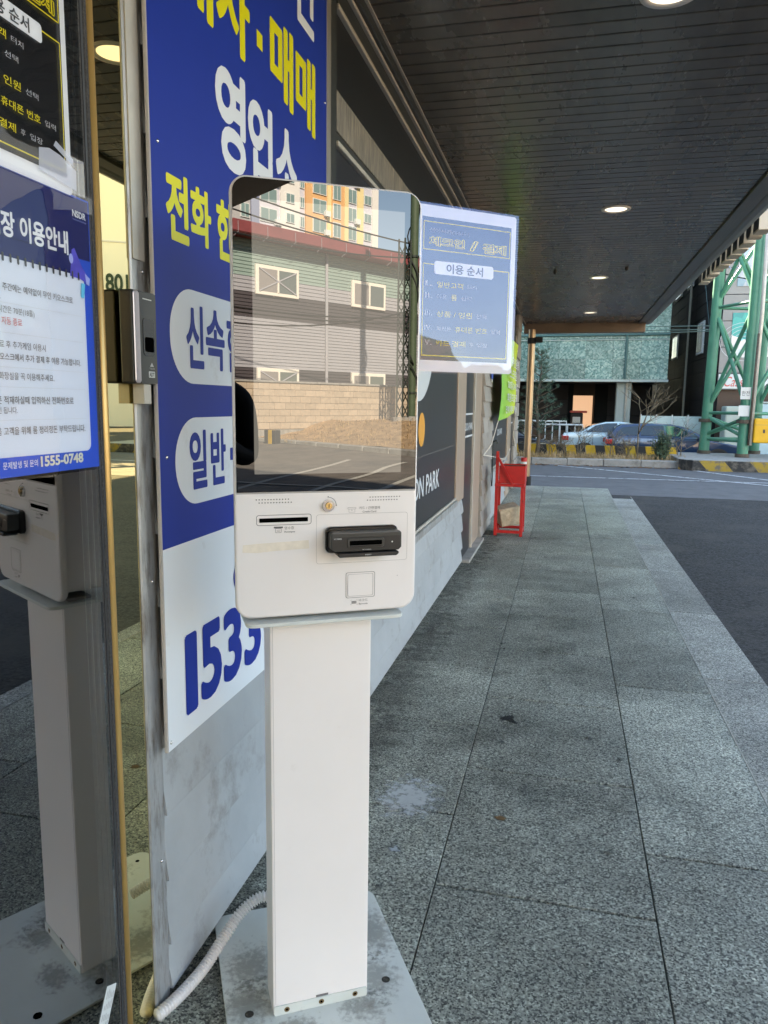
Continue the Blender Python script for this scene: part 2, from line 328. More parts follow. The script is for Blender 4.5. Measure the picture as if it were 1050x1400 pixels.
mat('barrier_yellow', (0.50, 0.31, 0.02), .7, var=.15, vs=8, dirt=(0.2, 0.15, 0.05), dirt_s=7, dirt_lo=.6, dirt_hi=.7)
mat('barrier_black', (0.028, 0.028, 0.028), .8)
mat('straw', (0.36, 0.25, 0.13), .9, var=.4, vs=5)
mat('bark', (0.11, 0.085, 0.065), .95, var=.3, vs=20)
mat('twig', (0.17, 0.135, 0.09), .9, var=.3, vs=9)
mat('needles', (0.040, 0.085, 0.055), .7, var=.45, vs=4)
mat('bush_leaf', (0.045, 0.075, 0.038), .7, var=.5, vs=7)
mat('dead_leaf', (0.22, 0.12, 0.065), .9, var=.4, vs=30)
mat('fac_teal', (0.27, 0.36, 0.325), .6, var=.06, vs=.8)
mat('fac_light', (0.36, 0.355, 0.38), .6, var=.06, vs=.8)
mat('fac_dark', (0.075, 0.063, 0.068), .6, var=.06, vs=.8)
mat('fac_roof', (0.235, 0.055, 0.058), .5, var=.15, vs=2)
mat('fac_soffit', (0.10, 0.10, 0.10), .7)
mat('fac_frame', (0.78, 0.73, 0.64), .5)
mat('fac_pane', (0.11, 0.13, 0.12), .12, spec=.8)
mat('fac_pane_dull', (0.26, 0.235, 0.225), .4)
mat('apt_white', (0.74, 0.70, 0.66), .8, rnd=0)
mat('apt_lilac', (0.58, 0.56, 0.62), .8)
mat('apt_orange', (0.72, 0.40, 0.185), .8)
mat('apt_cream', (0.78, 0.62, 0.33), .8)
mat('apt_blue', (0.22, 0.25, 0.36), .8)
mat('apt_grey', (0.40, 0.38, 0.38), .8)
mat('apt_frame', (0.70, 0.70, 0.68), .5)
mat('apt_pane', (0.20, 0.29, 0.28), .1, spec=.8)
mat('num_green', (0.008, 0.03, 0.018), .6)
mat('hill_green', (0.075, 0.085, 0.05), .95, var=.5, vs=.12, dirt=(0.17, 0.10, 0.065), dirt_s=.06, dirt_lo=.45, dirt_hi=.6)
mat('skin', (0.50, 0.31, 0.22), .5)
mat('hair', (0.012, 0.010, 0.009), .5)
mat('jacket', (0.012, 0.012, 0.014), .75, var=.2, vs=12)
mat('trousers', (0.018, 0.019, 0.024), .8)
mat('shoes', (0.03, 0.03, 0.03), .6)
mat('phone', (0.015, 0.015, 0.016), .25)

# ------------------------------------------------------------------ builders
LOCAL = set()
def link(o): COL.objects.link(o); return o
def put(name, me, parent=None, loc=None):
    o = bpy.data.objects.new(name, me); link(o)
    if parent is not None:
        o.parent = parent
        if parent.type == 'EMPTY' and parent.name not in LOCAL:
            o.matrix_parent_inverse = parent.matrix_basis.inverted()
    if loc is not None: o.location = loc
    return o
def tag(o, label, cat=None, group=None, kind=None):
    if label: o['label'] = label
    if cat: o['category'] = cat
    if group: o['group'] = group
    if kind: o['kind'] = kind
    return o
def thing(name, label, cat, loc=(0, 0, 0), rotz=0.0, group=None, local=False):
    o = bpy.data.objects.new(name, None); link(o); o.empty_display_size = .1
    o.location = loc; o.rotation_euler = (0, 0, rotz)
    if local: LOCAL.add(o.name)
    return tag(o, label, cat, group)
def copy_tree(o, parent=None):
    c = o.copy(); link(c)
    if parent is not None:
        c.parent = parent; c.matrix_parent_inverse = o.matrix_parent_inverse.copy()
    if o.name in LOCAL: LOCAL.add(c.name)
    for ch in list(o.children): copy_tree(ch, c)
    return c
def V(*a): return Vector(a)

class MB:
    def __init__(s): s.v = []; s.f = []; s.mi = []; s.m = 0
    def add(s, vs, fs):
        b = len(s.v); s.v.extend([tuple(x) for x in vs])
        for f in fs: s.f.append([b+i for i in f]); s.mi.append(s.m)
        return s
    def box(s, lo, hi):
        x0, y0, z0 = lo; x1, y1, z1 = hi
        return s.add([(x0, y0, z0), (x1, y0, z0), (x1, y1, z0), (x0, y1, z0), (x0, y0, z1), (x1, y0, z1), (x1, y1, z1), (x0, y1, z1)],
                     [(0, 3, 2, 1), (4, 5, 6, 7), (0, 1, 5, 4), (1, 2, 6, 5), (2, 3, 7, 6), (3, 0, 4, 7)])
    def obox(s, o, ux, uy, uz):
        o, ux, uy, uz = map(Vector, (o, ux, uy, uz))
        return s.add([o, o+ux, o+ux+uy, o+uy, o+uz, o+ux+uz, o+ux+uy+uz, o+uy+uz],
                     [(0, 3, 2, 1), (4, 5, 6, 7), (0, 1, 5, 4), (1, 2, 6, 5), (2, 3, 7, 6), (3, 0, 4, 7)])
    def prism(s, poly, fr, d):
        # poly in (a,b) on frame fr=(origin,ux,uy,n); extruded by d along n
        o, ux, uy, n = fr; k = len(poly)
        A = [o+ux*a+uy*b for a, b in poly]; B = [p+n*d for p in A]
        return s.add(A+B, [tuple(range(k))[::-1], tuple(range(k, 2*k))]+[(i, (i+1) % k, k+(i+1) % k, k+i) for i in range(k)])
    def sheet(s, poly, fr, lift=0.0):
        o, ux, uy, n = fr
        return s.add([o+ux*a+uy*b+n*lift for a, b in poly], [tuple(range(len(poly)))])
    def ring(s, outer, inner, fr, lift):
        o, ux, uy, n = fr; k = len(outer)
        A = [o+ux*a+uy*b+n*lift for a, b in outer]; B = [o+ux*a+uy*b+n*lift for a, b in inner]
        return s.add(A+B, [(i, (i+1) % k, k+(i+1) % k, k+i) for i in range(k)])
    def tube(s, pts, rad, seg=8, caps=True):
        pts = [Vector(p) for p in pts]; n = len(pts)
        if not hasattr(rad, '__len__'): rad = [rad]*n
        t0 = (pts[1]-pts[0]).normalized(); a = t0.orthogonal().normalized(); rings = []
        for i in range(n):
            t = (pts[min(i+1, n-1)]-pts[max(i-1, 0)]).normalized()
            a = (a-t*a.dot(t)); a = a.normalized() if a.length > 1e-6 else t.orthogonal().normalized()
            b = t.cross(a)
            rings.append([pts[i]+(a*math.cos(2*math.pi*j/seg)+b*math.sin(2*math.pi*j/seg))*rad[i] for j in range(seg)])
        vs = [p for r in rings for p in r]
        fs = [(i*seg+j, i*seg+(j+1) % seg, (i+1)*seg+(j+1) % seg, (i+1)*seg+j) for i in range(n-1) for j in range(seg)]
        if caps: fs += [tuple(range(seg))[::-1], tuple(range((n-1)*seg, n*seg))]
        return s.add(vs, fs)
    def disc(s, c, n, r, seg=20):
        c, n = Vector(c), Vector(n).normalized(); a = n.orthogonal().normalized(); b = n.cross(a)
        return s.add([c+(a*math.cos(2*math.pi*j/seg)+b*math.sin(2*math.pi*j/seg))*r for j in range(seg)], [tuple(range(seg))])
    def ball(s, c, r, seg=10, sc=(1, 1, 1)):
        c = Vector(c); vs = []; fs = []; rn = seg//2+1
        for i in range(rn+1):
            th = math.pi*i/rn
            for j in range(seg):
                ph = 2*math.pi*j/seg
                vs.append(c+Vector((math.sin(th)*math.cos(ph)*r*sc[0], math.sin(th)*math.sin(ph)*r*sc[1], math.cos(th)*r*sc[2])))
        for i in range(rn):
            for j in range(seg): fs.append((i*seg+j, (i+1)*seg+j, (i+1)*seg+(j+1) % seg, i*seg+(j+1) % seg))
        return s.add(vs, fs)
    def mesh(s, mats, smooth=False, bevel=0.0, bseg=1, name='m', autos=None):
        me = bpy.data.meshes.new(name); me.from_pydata(s.v, [], s.f)
        if not isinstance(mats, (list, tuple)): mats = [mats]
        for m in mats: me.materials.append(MATS[m])
        for p, i in zip(me.polygons, s.mi): p.material_index = i
        if bevel:
            bm = bmesh.new(); bm.from_mesh(me); bmesh.ops.remove_doubles(bm, verts=bm.verts, dist=1e-6)
            es = [e for e in bm.edges if len(e.link_faces) == 2 and e.calc_face_angle(0) > .6]
            bmesh.ops.bevel(bm, geom=es, offset=bevel, segments=bseg, affect='EDGES', profile=.6, clamp_overlap=True)
            bm.to_mesh(me); bm.free()
        if smooth:
            me.polygons.foreach_set('use_smooth', [True]*len(me.polygons))
            if autos:
                me.update()
                bm = bmesh.new(); bm.from_mesh(me)
                for e in bm.edges:
                    if len(e.link_faces) == 2 and e.calc_face_angle(0) > autos: e.smooth = False
                bm.to_mesh(me); bm.free()
        me.update(); return me
    def build(s, name, mats, parent=None, smooth=False, bevel=0.0, bseg=1, autos=None, loc=None):
        return put(name, s.mesh(mats, smooth, bevel, bseg, name, autos), parent, loc)

def box(name, lo, hi, m, parent=None, bevel=0.0, bseg=1):
    return MB().box(lo, hi).build(name, m, parent, bevel=bevel, bseg=bseg)
def cyl(name, p0, p1, r, m, parent=None, seg=16, r1=None, smooth=True):
    return MB().tube([p0, p1], [r, r if r1 is None else r1], seg).build(name, m, parent, smooth=smooth, autos=.7)
def rrect(x0, y0, x1, y1, r, seg=5, corners=(1, 1, 1, 1)):
    # corners: bl br tr tl
    out = []
    for (cx, cy, a0, k, px, py) in ((x0+r, y0+r, 180, 0, x0, y0), (x1-r, y0+r, 270, 1, x1, y0), (x1-r, y1-r, 0, 2, x1, y1), (x0+r, y1-r, 90, 3, x0, y1)):
        if corners[k] and r > 0:
            for i in range(seg+1):
                a = R(a0+90*i/seg); out.append((cx+r*math.cos(a), cy+r*math.sin(a)))
        else: out.append((px, py))
    return out
def circ(cx, cy, r, seg=28, ry=None): return [(cx+r*math.cos(2*math.pi*i/seg), cy+(ry or r)*math.sin(2*math.pi*i/seg)) for i in range(seg)]
def face(name, poly, fr, lift, m, parent): return MB().sheet(poly, fr, lift).build(name, m, parent)
def smooth01(t): t = max(0., min(1., t)); return t*t*(3-2*t)

TXT = {}
TMP = bpy.data.scenes.new('tmp')
def convert(o):
    TMP.collection.objects.link(o); vl = TMP.view_layers[0]; vl.update()
    me = bpy.data.meshes.new_from_object(o.evaluated_get(vl.depsgraph)); return me
def glyphs(s, bold):
    k = (s, bold)
    if k not in TXT:
        cu = bpy.data.curves.new('t', 'FONT'); cu.body = s; cu.offset = bold; cu.resolution_u = 4; cu.fill_mode = 'BOTH'
        o = bpy.data.objects.new('t', cu); me = convert(o)
        vs = [(v.co.x, v.co.y) for v in me.vertices]; fs = [tuple(p.vertices) for p in me.polygons]
        bpy.data.objects.remove(o); bpy.data.curves.remove(cu); bpy.data.meshes.remove(me)
        TXT[k] = (vs, fs)
    return TXT[k]
def text(s, fr, x0, y0, x1, y1, m, parent, lift=.0012, bold=0.0, name='lettering', ref=None, slant=0.0):
    # fitted to the box; ref = bold value whose bounds set the fit (so outlines stay registered)
    vs0, fs0 = glyphs(s, min(bold, .008))
    if not vs0: return None
    sh = bold-.008; vs, fs, lf = list(vs0), list(fs0), [0.0]*len(vs0)
    if sh > .004:
        for k in range(10):
            a_ = 2*math.pi*k/10; b_ = len(vs); vs += [(p+sh*math.cos(a_), q+sh*math.sin(a_)) for p, q in vs0]
            fs += [tuple(b_+i for i in f) for f in fs0]; lf += [-.000028*(k+1)]*len(vs0)
    bx = glyphs(s, ref)[0] if ref is not None else vs
    ax, bx_, ay, by = min(v[0] for v in bx), max(v[0] for v in bx), min(v[1] for v in bx), max(v[1] for v in bx)
    o, ux, uy, n = fr
    if x1 is None: x1 = x0+(bx_-ax)*(y1-y0)/(by-ay)*.92
    if x0 is None: x0 = x1-(bx_-ax)*(y1-y0)/(by-ay)*.92
    pts = []
    for (a, b), l_ in zip(vs, lf):
        yy = (b-ay)/max(1e-6, by-ay)*(y1-y0)
        pts.append(o+ux*(x0+(a-ax)/(bx_-ax)*(x1-x0)+slant*yy)+uy*(y0+yy)+n*(lift+l_))
    me = bpy.data.meshes.new(name); me.from_pydata(pts, [], fs); me.materials.append(MATS[m]); me.update()
    return put(name, me, parent)

# ------------------------------------------------------------------ ground
def zg(x, y):
    z = -.30
    s = 1-smooth01((y-0.0)/4.0)
    z += s*.062*max(0, min(x, 13.2)-4.5)
    z -= .38*smooth01((y-24.2)/2.2)
    return z
def axis(vals):
    out = []
    for a, b, n in vals: out += [a+(b-a)*i/n for i in range(n)]
    return out+[vals[-1][1]]
gxs = axis([(-300, -40, 6), (-40, -6, 6), (-6, 16, 44), (16, 60, 14), (60, 400, 8)])
gys = axis([(-400, -60, 7), (-60, -16, 12), (-16, 6, 44), (6, 22, 16), (22, 28, 24), (28, 60, 8), (60, 400, 8)])
g = MB()
g.add([(x, y, zg(x, y)) for y in gys for x in gxs], [(j*len(gxs)+i, j*len(gxs)+i+1, (j+1)*len(gxs)+i+1, (j+1)*len(gxs)+i) for j in range(len(gys)-1) for i in range(len(gxs)-1)])
tag(g.build('parking_lot', 'asphalt', smooth=True), None, kind='structure')
# the street at the far end of the platform, paler worn asphalt
st = MB(); xs = [-40+i*2 for i in range(41)]
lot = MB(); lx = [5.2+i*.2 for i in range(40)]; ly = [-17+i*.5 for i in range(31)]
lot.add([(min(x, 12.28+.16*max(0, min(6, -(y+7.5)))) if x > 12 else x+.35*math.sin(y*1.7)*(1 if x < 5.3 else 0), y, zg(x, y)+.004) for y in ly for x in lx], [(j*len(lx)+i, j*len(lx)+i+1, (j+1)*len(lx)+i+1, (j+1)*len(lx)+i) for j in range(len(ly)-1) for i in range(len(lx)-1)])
tag(lot.build('sunlit_paving', 'sunlit_asphalt', smooth=True), None, kind='structure')  # paler sheet painting sunshine onto the lot behind the camera
tag(MB().add([(-40, 14.6, -.295), (60, 14.6, -.295), (60, 21.7, -.295), (-40, 21.7, -.295)], [(0, 1, 2, 3)]).build('street', 'road_asphalt'), None, kind='structure')
def road_line(p, q, w, z=-.290):
    p, q = V(*p, z), V(*q, z); d = (q-p).normalized(); s = V(-d.y, d.x, 0)*w/2
    o = MB().add([p-s, q-s, q+s, p+s], [(0, 1, 2, 3)]).build('road_marking', 'paint_line'); tag(o, None, kind='structure'); return o
road_line((.5, 21.65), (5.4, 17.45), .14); road_line((-6, 17.7), (12, 18.35), .12, -.286); road_line((4.0, 21.6), (5.9, 18.4), .14)

# ------------------------------------------------------------------ granite platform and step
pav = box('pavement', (0.02, -4.0, -.60), (1.643, 12.9, -.014), 'mortar'); tag(pav, None, kind='structure')
stp = box('pavement_step', (1.643, -4.0, -.60), (2.052, 12.9, -.174), 'mortar'); tag(stp, None, kind='structure')
def tile_row(parent, x0, x1, ztop, y_first, pitch, ya, yb, m, h=.012, gap=.004, gy=.010):
    me = MB().box((x0+gap/2, gy/2, -h), (x1-gap/2, pitch-gy/2, 0)).mesh(m, bevel=.0016)
    k = math.floor((ya-y_first)/pitch); y = y_first+k*pitch
    while y < yb-.05:
        L = min(pitch, yb-y)
        if L < pitch-.01 :
            m2 = MB().box((x0+gap/2, gy/2, -h), (x1-gap/2, L-gy/2, 0)).mesh(m, bevel=.0016)
        else: m2 = me
        o = put('paving_tile', m2, parent, (0, y, ztop+random.uniform(-.0007, .0007)))
        y += pitch
tile_row(pav, .03, .606, 0, 2.29, .7135, -3.8, 12.9, 'granite_floor')
tile_row(pav, .606, 1.205, 0, 1.918, .7135, -3.8, 12.9, 'granite_floor')
tile_row(pav, 1.205, 1.65, 0, 2.226, 1.427, -3.8, 12.9, 'granite_floor')
tile_row(stp, 1.643, 2.06, -.16, 2.9, 1.427, -3.8, 12.9, 'granite_step')
# granite riser plates on the outer faces
me_r = MB().box((0, .002, -.28), (.012, 1.425, 0)).mesh('granite_step')
y = -3.8
while y < 12.8:
    put('riser_plate', me_r, stp, (2.0525, y, -.1725)); put('riser_plate', me_r, pav, (1.6435, y+.3, -.0125)) if y < 11.5 else None
    y += 1.427
# pale nosing wear line and stains with a shape of their own
def blot(name, cx, cy, r, m, z=.0016, yx=1.0):
    q = MB().add([(-r*1.25, -r*1.25, 0), (r*1.25, -r*1.25, 0), (r*1.25, r*1.25, 0), (-r*1.25, r*1.25, 0)], [(0, 1, 2, 3)]).mesh(m)
    o = put(name, q, pav, (cx, cy, z)); o.scale = (1, yx, 1); return o
soft('stain_black', (0.012, 0.016, 0.022), .95, .085, 14, .4, .12)
soft('stain_white', (0.55, 0.58, 0.58), .8, .12, 34, .9, .5)
soft('stain_small', (0.50, 0.54, 0.56), .85, .025, 9, .9, .3)
soft('stain_rust', (0.16, 0.085, 0.03), .9, .025, 8, .9, .4)
soft('stain_gum', (0.05, 0.052, 0.048), .5, .022, 6, .8, .35)
soft('stain_damp', (0.05, 0.052, 0.048), .17, .42, 16, .7, .9)
soft('stain_grime', (0.05, 0.046, 0.04), .34, .13, 16, .8, .8)
blot('stain', .735, 3.10, .085, 'stain_black'); blot('stain', .44, 2.36, .10, 'stain_white', yx=1.3); blot('stain', .46, 2.05, .025, 'stain_small'); blot('stain', .76, 2.31, .025, 'stain_rust')
rs_ = random.Random(31)
for (x, y) in ((.95, 2.75), (.5, 4.3), (.35, 6.2), (1.0, 5.2), (.7, 7.4), (1.35, 3.9), (.4, 3.1), (.9, 1.75)): blot('stain', x, y, .42, 'stain_damp', .0019+.0002*rs_.random(), rs_.uniform(.8, 1.6))
for k in range(22): blot('stain', rs_.uniform(.15, 1.55), rs_.uniform(1.6, 8), .028, 'stain_gum', .0024+.00002*k, rs_.uniform(.7, 1.3))
for k in range(16): blot('stain', .14+rs_.uniform(0, .05), 1.55+k*.42, .16, 'stain_grime', .0030+.00003*k, 1.9)
mat('edge_pale', (0.44, 0.42, 0.37), .9, var=.3, vs=30)
MB().box((1.6432, -3.8, -.006), (1.6475, 12.88, .0012)).build('edge_strip', 'edge_pale', pav)

# ------------------------------------------------------------------ the shop building
bld = thing('shop_building', 'grey clad shop building behind the payment kiosk with dark filmed windows', 'building', (0, 6, 0))
core = MB(); core.box((-9, 1.31, -.6), (.055, 12.9, 2.83)); core.box((-9, -14, -.6), (.055, -.92, 2.83)); core.box((-9, -.92, 2.42), (.055, 1.31, 2.83))
core.box((-9, -14, 2.83), (.055, 12.9, 10.2)); core.box((-9, -.92, -.6), (-3.2, 1.31, 2.42))
core.build('wall', 'wall_plain', bld)
rm = MB(); rm.box((-3.2, -.92, -.05), (.05, 1.31, .0)); rm.build('room_floor', 'room_floor', bld)
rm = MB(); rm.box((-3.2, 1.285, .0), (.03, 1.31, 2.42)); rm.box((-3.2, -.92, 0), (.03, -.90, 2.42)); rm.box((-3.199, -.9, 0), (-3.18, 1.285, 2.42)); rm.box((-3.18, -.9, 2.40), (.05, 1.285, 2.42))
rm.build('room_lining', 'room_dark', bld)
def board_mesh(y0, y1, h, xt, xb, m):
    # lap board: top edge set back, bottom edge proud; local z=0 is the bottom
    b = MB(); a = [(xt-.02, 0), (xb, 0), (xb, .006), (xt, h), (xt-.02, h)]
    A = [(x, y0, z) for x, z in a]; B = [(x, y1, z) for x, z in a]; k = 5
    b.add(A+B, [tuple(range(k)), tuple(range(k, 2*k))[::-1]]+[(i, k+i, k+(i+1) % k, (i+1) % k) for i in range(k)])
    return b.mesh(m)
def boards(y0, y1, z0, z1, m='siding', off=0.0, pitch=.1575, phase=.604):
    me = board_mesh(y0, y1, pitch+.012, .074+off, .0945+off, m)
    k0 = math.ceil((z0-phase)/pitch-.999)
    z = phase+k0*pitch
    while z < z1-.02:
        zz = max(z, z0); h = min(z+pitch+.012, z1)-zz
        mm = me if (zz == z and h > pitch+.011) else board_mesh(y0, y1, h, .074+off, .0945+off, m)
        put('siding_board', mm, bld, (0, random.uniform(-.0015, .0015), zz+random.uniform(-.0008, .0008)))
        z += pitch
boards(1.366, 2.395, .02, 2.80)
boards(2.60, 6.26, .02, .565)
boards(7.46, 8.45, .02, 2.80, 'siding_tan', .03)
boards(8.47, 11.2, .02, .60)
boards(-4.0, -.98, .02, 2.80)
box('base_strip', (.05, 1.37, 0.0005), (.074, 12.9, .03), 'concrete', bld)
# corner trim (galvanised angle) beside the door
MB().box((.056, 1.308, .004), (.088, 1.368, 2.80)).build('corner_trim', 'galvanised', bld, bevel=.003)
MB().box((.0882, 1.312, 1.62), (.091, 1.352, 2.80)).build('corner_cap', 'light_trim', bld)
b = MB()
for z in (.35, .98, 1.6, 2.2): b.ball((.0885, 1.345, z), .004, 8)
b.build('screw', 'chrome', bld, smooth=True)
# post at the window and window wall 1
box('window_post', (.056, 2.40, .0), (.098, 2.52, 2.80), 'post_metal', bld, bevel=.002)
box('window_post', (.056, 2.524, .57), (.092, 2.60, 2.80), 'dark_trim', bld, bevel=.002)
b = MB()
for z in (2.1, 2.25, 2.6): b.ball((.0985, 2.42, z), .004, 8)
b.build('screw', 'dark_trim', bld, smooth=True)
def window(y0, y1, jy, name='window'):
    w = box(name, (.056, y0, .612), (.084, y1, 2.232), 'film', bld)
    box('transom_panel', (.056, y0, 2.42), (.084, y1, 2.668), 'film_dark', bld)
    box('mullion_strip', (.056, y0, 2.285), (.092, y1, 2.418), 'rough_strip', bld, bevel=.002)
    box('trim', (.056, y0, 2.234), (.100, y1, 2.252), 'light_trim', bld, bevel=.002)
    box('trim', (.056, y0, 2.254), (.088, y1, 2.283), 'dark_trim', bld)
    box('trim', (.056, y0, 2.67), (.100, y1, 2.688), 'light_trim', bld, bevel=.002)
    box('trim', (.056, y0, 2.69), (.094, y1, 2.752), 'dark_trim', bld)
    box('trim', (.056, y0, 2.754), (.108, y1, 2.768), 'light_trim', bld, bevel=.002)
    box('sill', (.056, y0, .566), (.112, y1, .61), 'galvanised', bld, bevel=.003)
    box('sill_lip', (.085, y0, .612), (.100, y1, .63), 'light_trim', bld, bevel=.002)
    return w
FW = (V(.084, 0, 0), V(0, 1, 0), V(0, 0, 1), V(1, 0, 0))     # wall frame: a = Y, b = Z
w1 = window(2.60, 5.75, 0)
box('film_seam', (.084, 2.6, 1.0435), (.0846, 5.75, 1.0465), 'seam', w1)
text('ON PARK', FW, 4.10, .797, 4.985, .926, 'film_white', w1, lift=.0025, bold=.02)
face('graphic', circ(4.315, 1.205, .10), FW, .002, 'film_orange', w1)
face('graphic', circ(4.20, 1.895, .525, 48), FW, .002, 'film_white', w1)
b = box('jamb', (.056, 5.752, .566), (.096, 5.86, 2.80), 'tan_alu', bld, bevel=.003)
box('jamb', (.056, 5.862, .567), (.090, 6.265, 2.80), 'tan_alu', bld, bevel=.003)
d2 = box('side_door', (.056, 6.27, .03), (.080, 6.83, 2.30), 'film', bld)
box('jamb', (.056, 6.832, .02), (.100, 6.87, 2.80), 'light_trim', bld, bevel=.003)
box('jamb', (.056, 6.872, .02), (.090, 7.455, 2.80), 'tan_alu', bld, bevel=.003)
box('threshold', (.056, 6.25, .001), (.16, 7.40, .03), 'concrete', bld, bevel=.004)
box('trim', (.056, 6.27, 2.302), (.086, 6.83, 2.80), 'tan_alu', bld)
FD = (V(.0805, 0, 0), V(0, 1, 0), V(0, 0, 1), V(1, 0, 0))
face('graphic', [(6.275, 1.268), (6.828, 1.268), (6.828, 1.284), (6.275, 1.284)], FD, .002, 'film_white', d2)
face('graphic', [(6.275, 1.075), (6.828, 1.075), (6.828, 1.091), (6.275, 1.091)], FD, .002, 'film_white', d2)
text('ZION PARK', FD, 6.30, 1.135, 6.82, 1.20, 'film_white', d2, lift=.002, bold=.02)
w2 = window(8.47, 10.85, 0)
text('O', FW, 9.55, 1.16, 9.95, 1.42, 'film_white', w2, lift=.002)
text('ZION PARK', FW, 9.35, .98, 10.05, 1.06, 'film_white', w2, lift=.002, bold=.02)
box('jamb', (.056, 10.852, .02), (.100, 11.5, 2.80), 'tan_alu', bld, bevel=.003)
box('side_door', (.056, 11.502, .03), (.082, 12.1, 2.80), 'film', bld)
box('trim', (.0822, 11.502, 1.08), (.084, 12.1, 1.10), 'film_white', bld); box('trim', (.0822, 11.502, 1.26), (.084, 12.1, 1.28), 'film_white', bld)
for i in range(12): box('corner_stone', (.056, 12.12, .02+i*.232), (.12+.01*(i % 2), 12.89, .02+i*.232+.226), 'siding_tan', bld, bevel=.01)

# ------------------------------------------------------------------ canopy
can = thing('canopy', 'long flat entrance canopy with dark slatted metal soffit', 'canopy', (1.2, 5, 2.8))
CXA, CXB, CYA, CYB, CZ0 = .118, 2.055, -4.6, 13.9, 2.82
pm = MB().box((CXA, .004, 0), (CXB, .0985, .012)).mesh('soffit', bevel=.003)
ny = int((CYB-CYA)/.1027)
for i in range(ny): put('soffit_panel', pm, can, (0, CYA+i*.1027, CZ0))
box('soffit_back', (CXA, CYA, CZ0+.0125), (CXB, CYB, CZ0+.03), 'soffit_joint', can)
box('roof_slab', (.056, CYA-.05, 2.88), (2.29, CYB+.2, 3.14), 'fascia', can, bevel=.01)
b = MB(); sec = [(2.185, 2.875), (2.185, 2.818), (2.20, 2.806), (2.24, 2.803), (2.285, 2.815), (2.312, 2.85), (2.318, 2.90), (2.318, 3.16), (2.29, 3.16), (2.29, 2.875)]
A = [(x, CYA-.05, z) for x, z in sec]; B = [(x, CYB+.2, z) for x, z in sec]; k = len(sec)
b.add(A+B, [tuple(range(k)), tuple(range(k, 2*k))[::-1]]+[(i, k+i, k+(i+1) % k, (i+1) % k) for i in range(k)])
b.build('gutter', 'gutter_metal', can, bevel=.003)
box('border_strip', (2.057, CYA, 2.800), (2.125, CYB, 2.85), 'fascia', can, bevel=.004); box('border_strip', (2.127, CYA, 2.812), (2.184, CYB, 2.86), 'fascia', can, bevel=.004)
box('end_beam', (.10, 13.905, 2.655), (2.184, 14.05, 2.875), 'beam_brown', can, bevel=.006)
box('wall_angle', (.098, 1.32, 2.77), (.122, 13.9, 2.812), 'dark_trim', can, bevel=.003)
box('wall_angle', (.0985, 1.32, 2.8125), (.132, 13.9, 2.8195), 'light_trim', can)
MB().prism([(2.322, .80), (2.63, -1.15), (2.78, -2.0), (3.21, -4.64), (2.322, -4.64)], (V(0, 0, 2.70), V(1, 0, 0), V(0, 1, 0), V(0, 0, 1)), .42).build('flared_edge', 'fascia', can)
dl0 = None
for i, yy in enumerate((-3.0, .05, 3.035, 6.05, 9.1, 12.37)):
    if dl0 is None:
        dl0 = thing('downlight', '', 'downlight', (1.2, yy, CZ0), group='recessed downlights in the canopy soffit', local=True)
        k = 28; b = MB(); prof = [(.108, .0), (.106, -.007), (.088, -.009), (.078, -.002), (.078, .004)]
        for (r, z) in prof: b.v += [(r*math.cos(2*math.pi*j/k), r*math.sin(2*math.pi*j/k), z) for j in range(k)]
        for q in range(len(prof)-1):
            for j in range(k): b.f.append([q*k+j, q*k+(j+1) % k, (q+1)*k+(j+1) % k, (q+1)*k+j]); b.mi.append(0)
        b.build('rim', 'lamp_rim', dl0, smooth=True)
        MB().add([(.0785*math.cos(2*math.pi*j/k), .0785*math.sin(2*math.pi*j/k), -.003) for j in range(k)], [tuple(range(k))[::-1]]).build('lens', 'lamp_lens', dl0)
        o = dl0
    else: o = copy_tree(dl0); o.location = (1.2, yy, CZ0)
    o['label'] = ['round white downlight in the soffit far behind the camera', 'round white downlight in the soffit right above the camera', 'round white downlight cut off by the top edge of the photo',
                  'lit round downlight, largest of those fully in view under the canopy', 'lit round downlight, second in the receding row under the canopy', 'lit round downlight nearest the far end beam of the canopy'][i]
for i, (xx, yy) in enumerate(((.72, 8.6), (1.46, 8.5))):
    tag(MB().tube([(xx, yy, 2.82), (xx, yy, 2.80), (xx, yy, 2.785)], [.02, .02, .012], 10).build('ceiling_sensor', 'black_plastic', smooth=True, autos=.6),
        ['small black sensor on the soffit nearer the shop wall', 'small black sensor on the soffit nearer the street edge'][i], 'sensor', 'sensors on the soffit')
# channel letters standing along the canopy's street edge, seen from behind
shapes = ['b', 'b', 'b', 'r', 'b', 'b', 'b', 'b', 'b', 'o', 'b']
yy = 9.75
for i in range(11):
    wl_ = .20; x0, x1 = 2.37, 2.47; z0, z1 = 2.805, 3.14
    fr = (V(x0, yy-wl_, z0), V(0, 1, 0), V(0, 0, 1), V(1, 0, 0))
    poly = rrect(0, 0, wl_, z1-z0, .08 if shapes[i] in 'or' else .006, 6)
    b = MB(); b.m = 0; b.prism(poly, fr, x1-x0); b.m = 1
    inn = [(.012+p[0]*(wl_-.024)/wl_, .012+p[1]*(z1-z0-.024)/(z1-z0)) for p in poly]
    b.sheet(inn[::-1], fr, -.002)
    o = thing('channel_letter', '', 'sign letter', (2.45, yy-wl_/2, z0), group='channel letters along the canopy edge')
    b.build('letter_body', ['letter_cream', 'letter_dark'], o)
    MB().tube([(2.317, yy-wl_*.5, 3.05), (2.37, yy-wl_*.5, 3.05)], .012, 8).build('bracket', 'dark_trim', o)
    o['label'] = 'cream box letter above the canopy edge, %s from the far end' % ['first', 'second', 'third', 'fourth', 'fifth', 'sixth', 'seventh', 'eighth', 'ninth', 'tenth, rounded,', 'eleventh'][i]
    yy -= .268

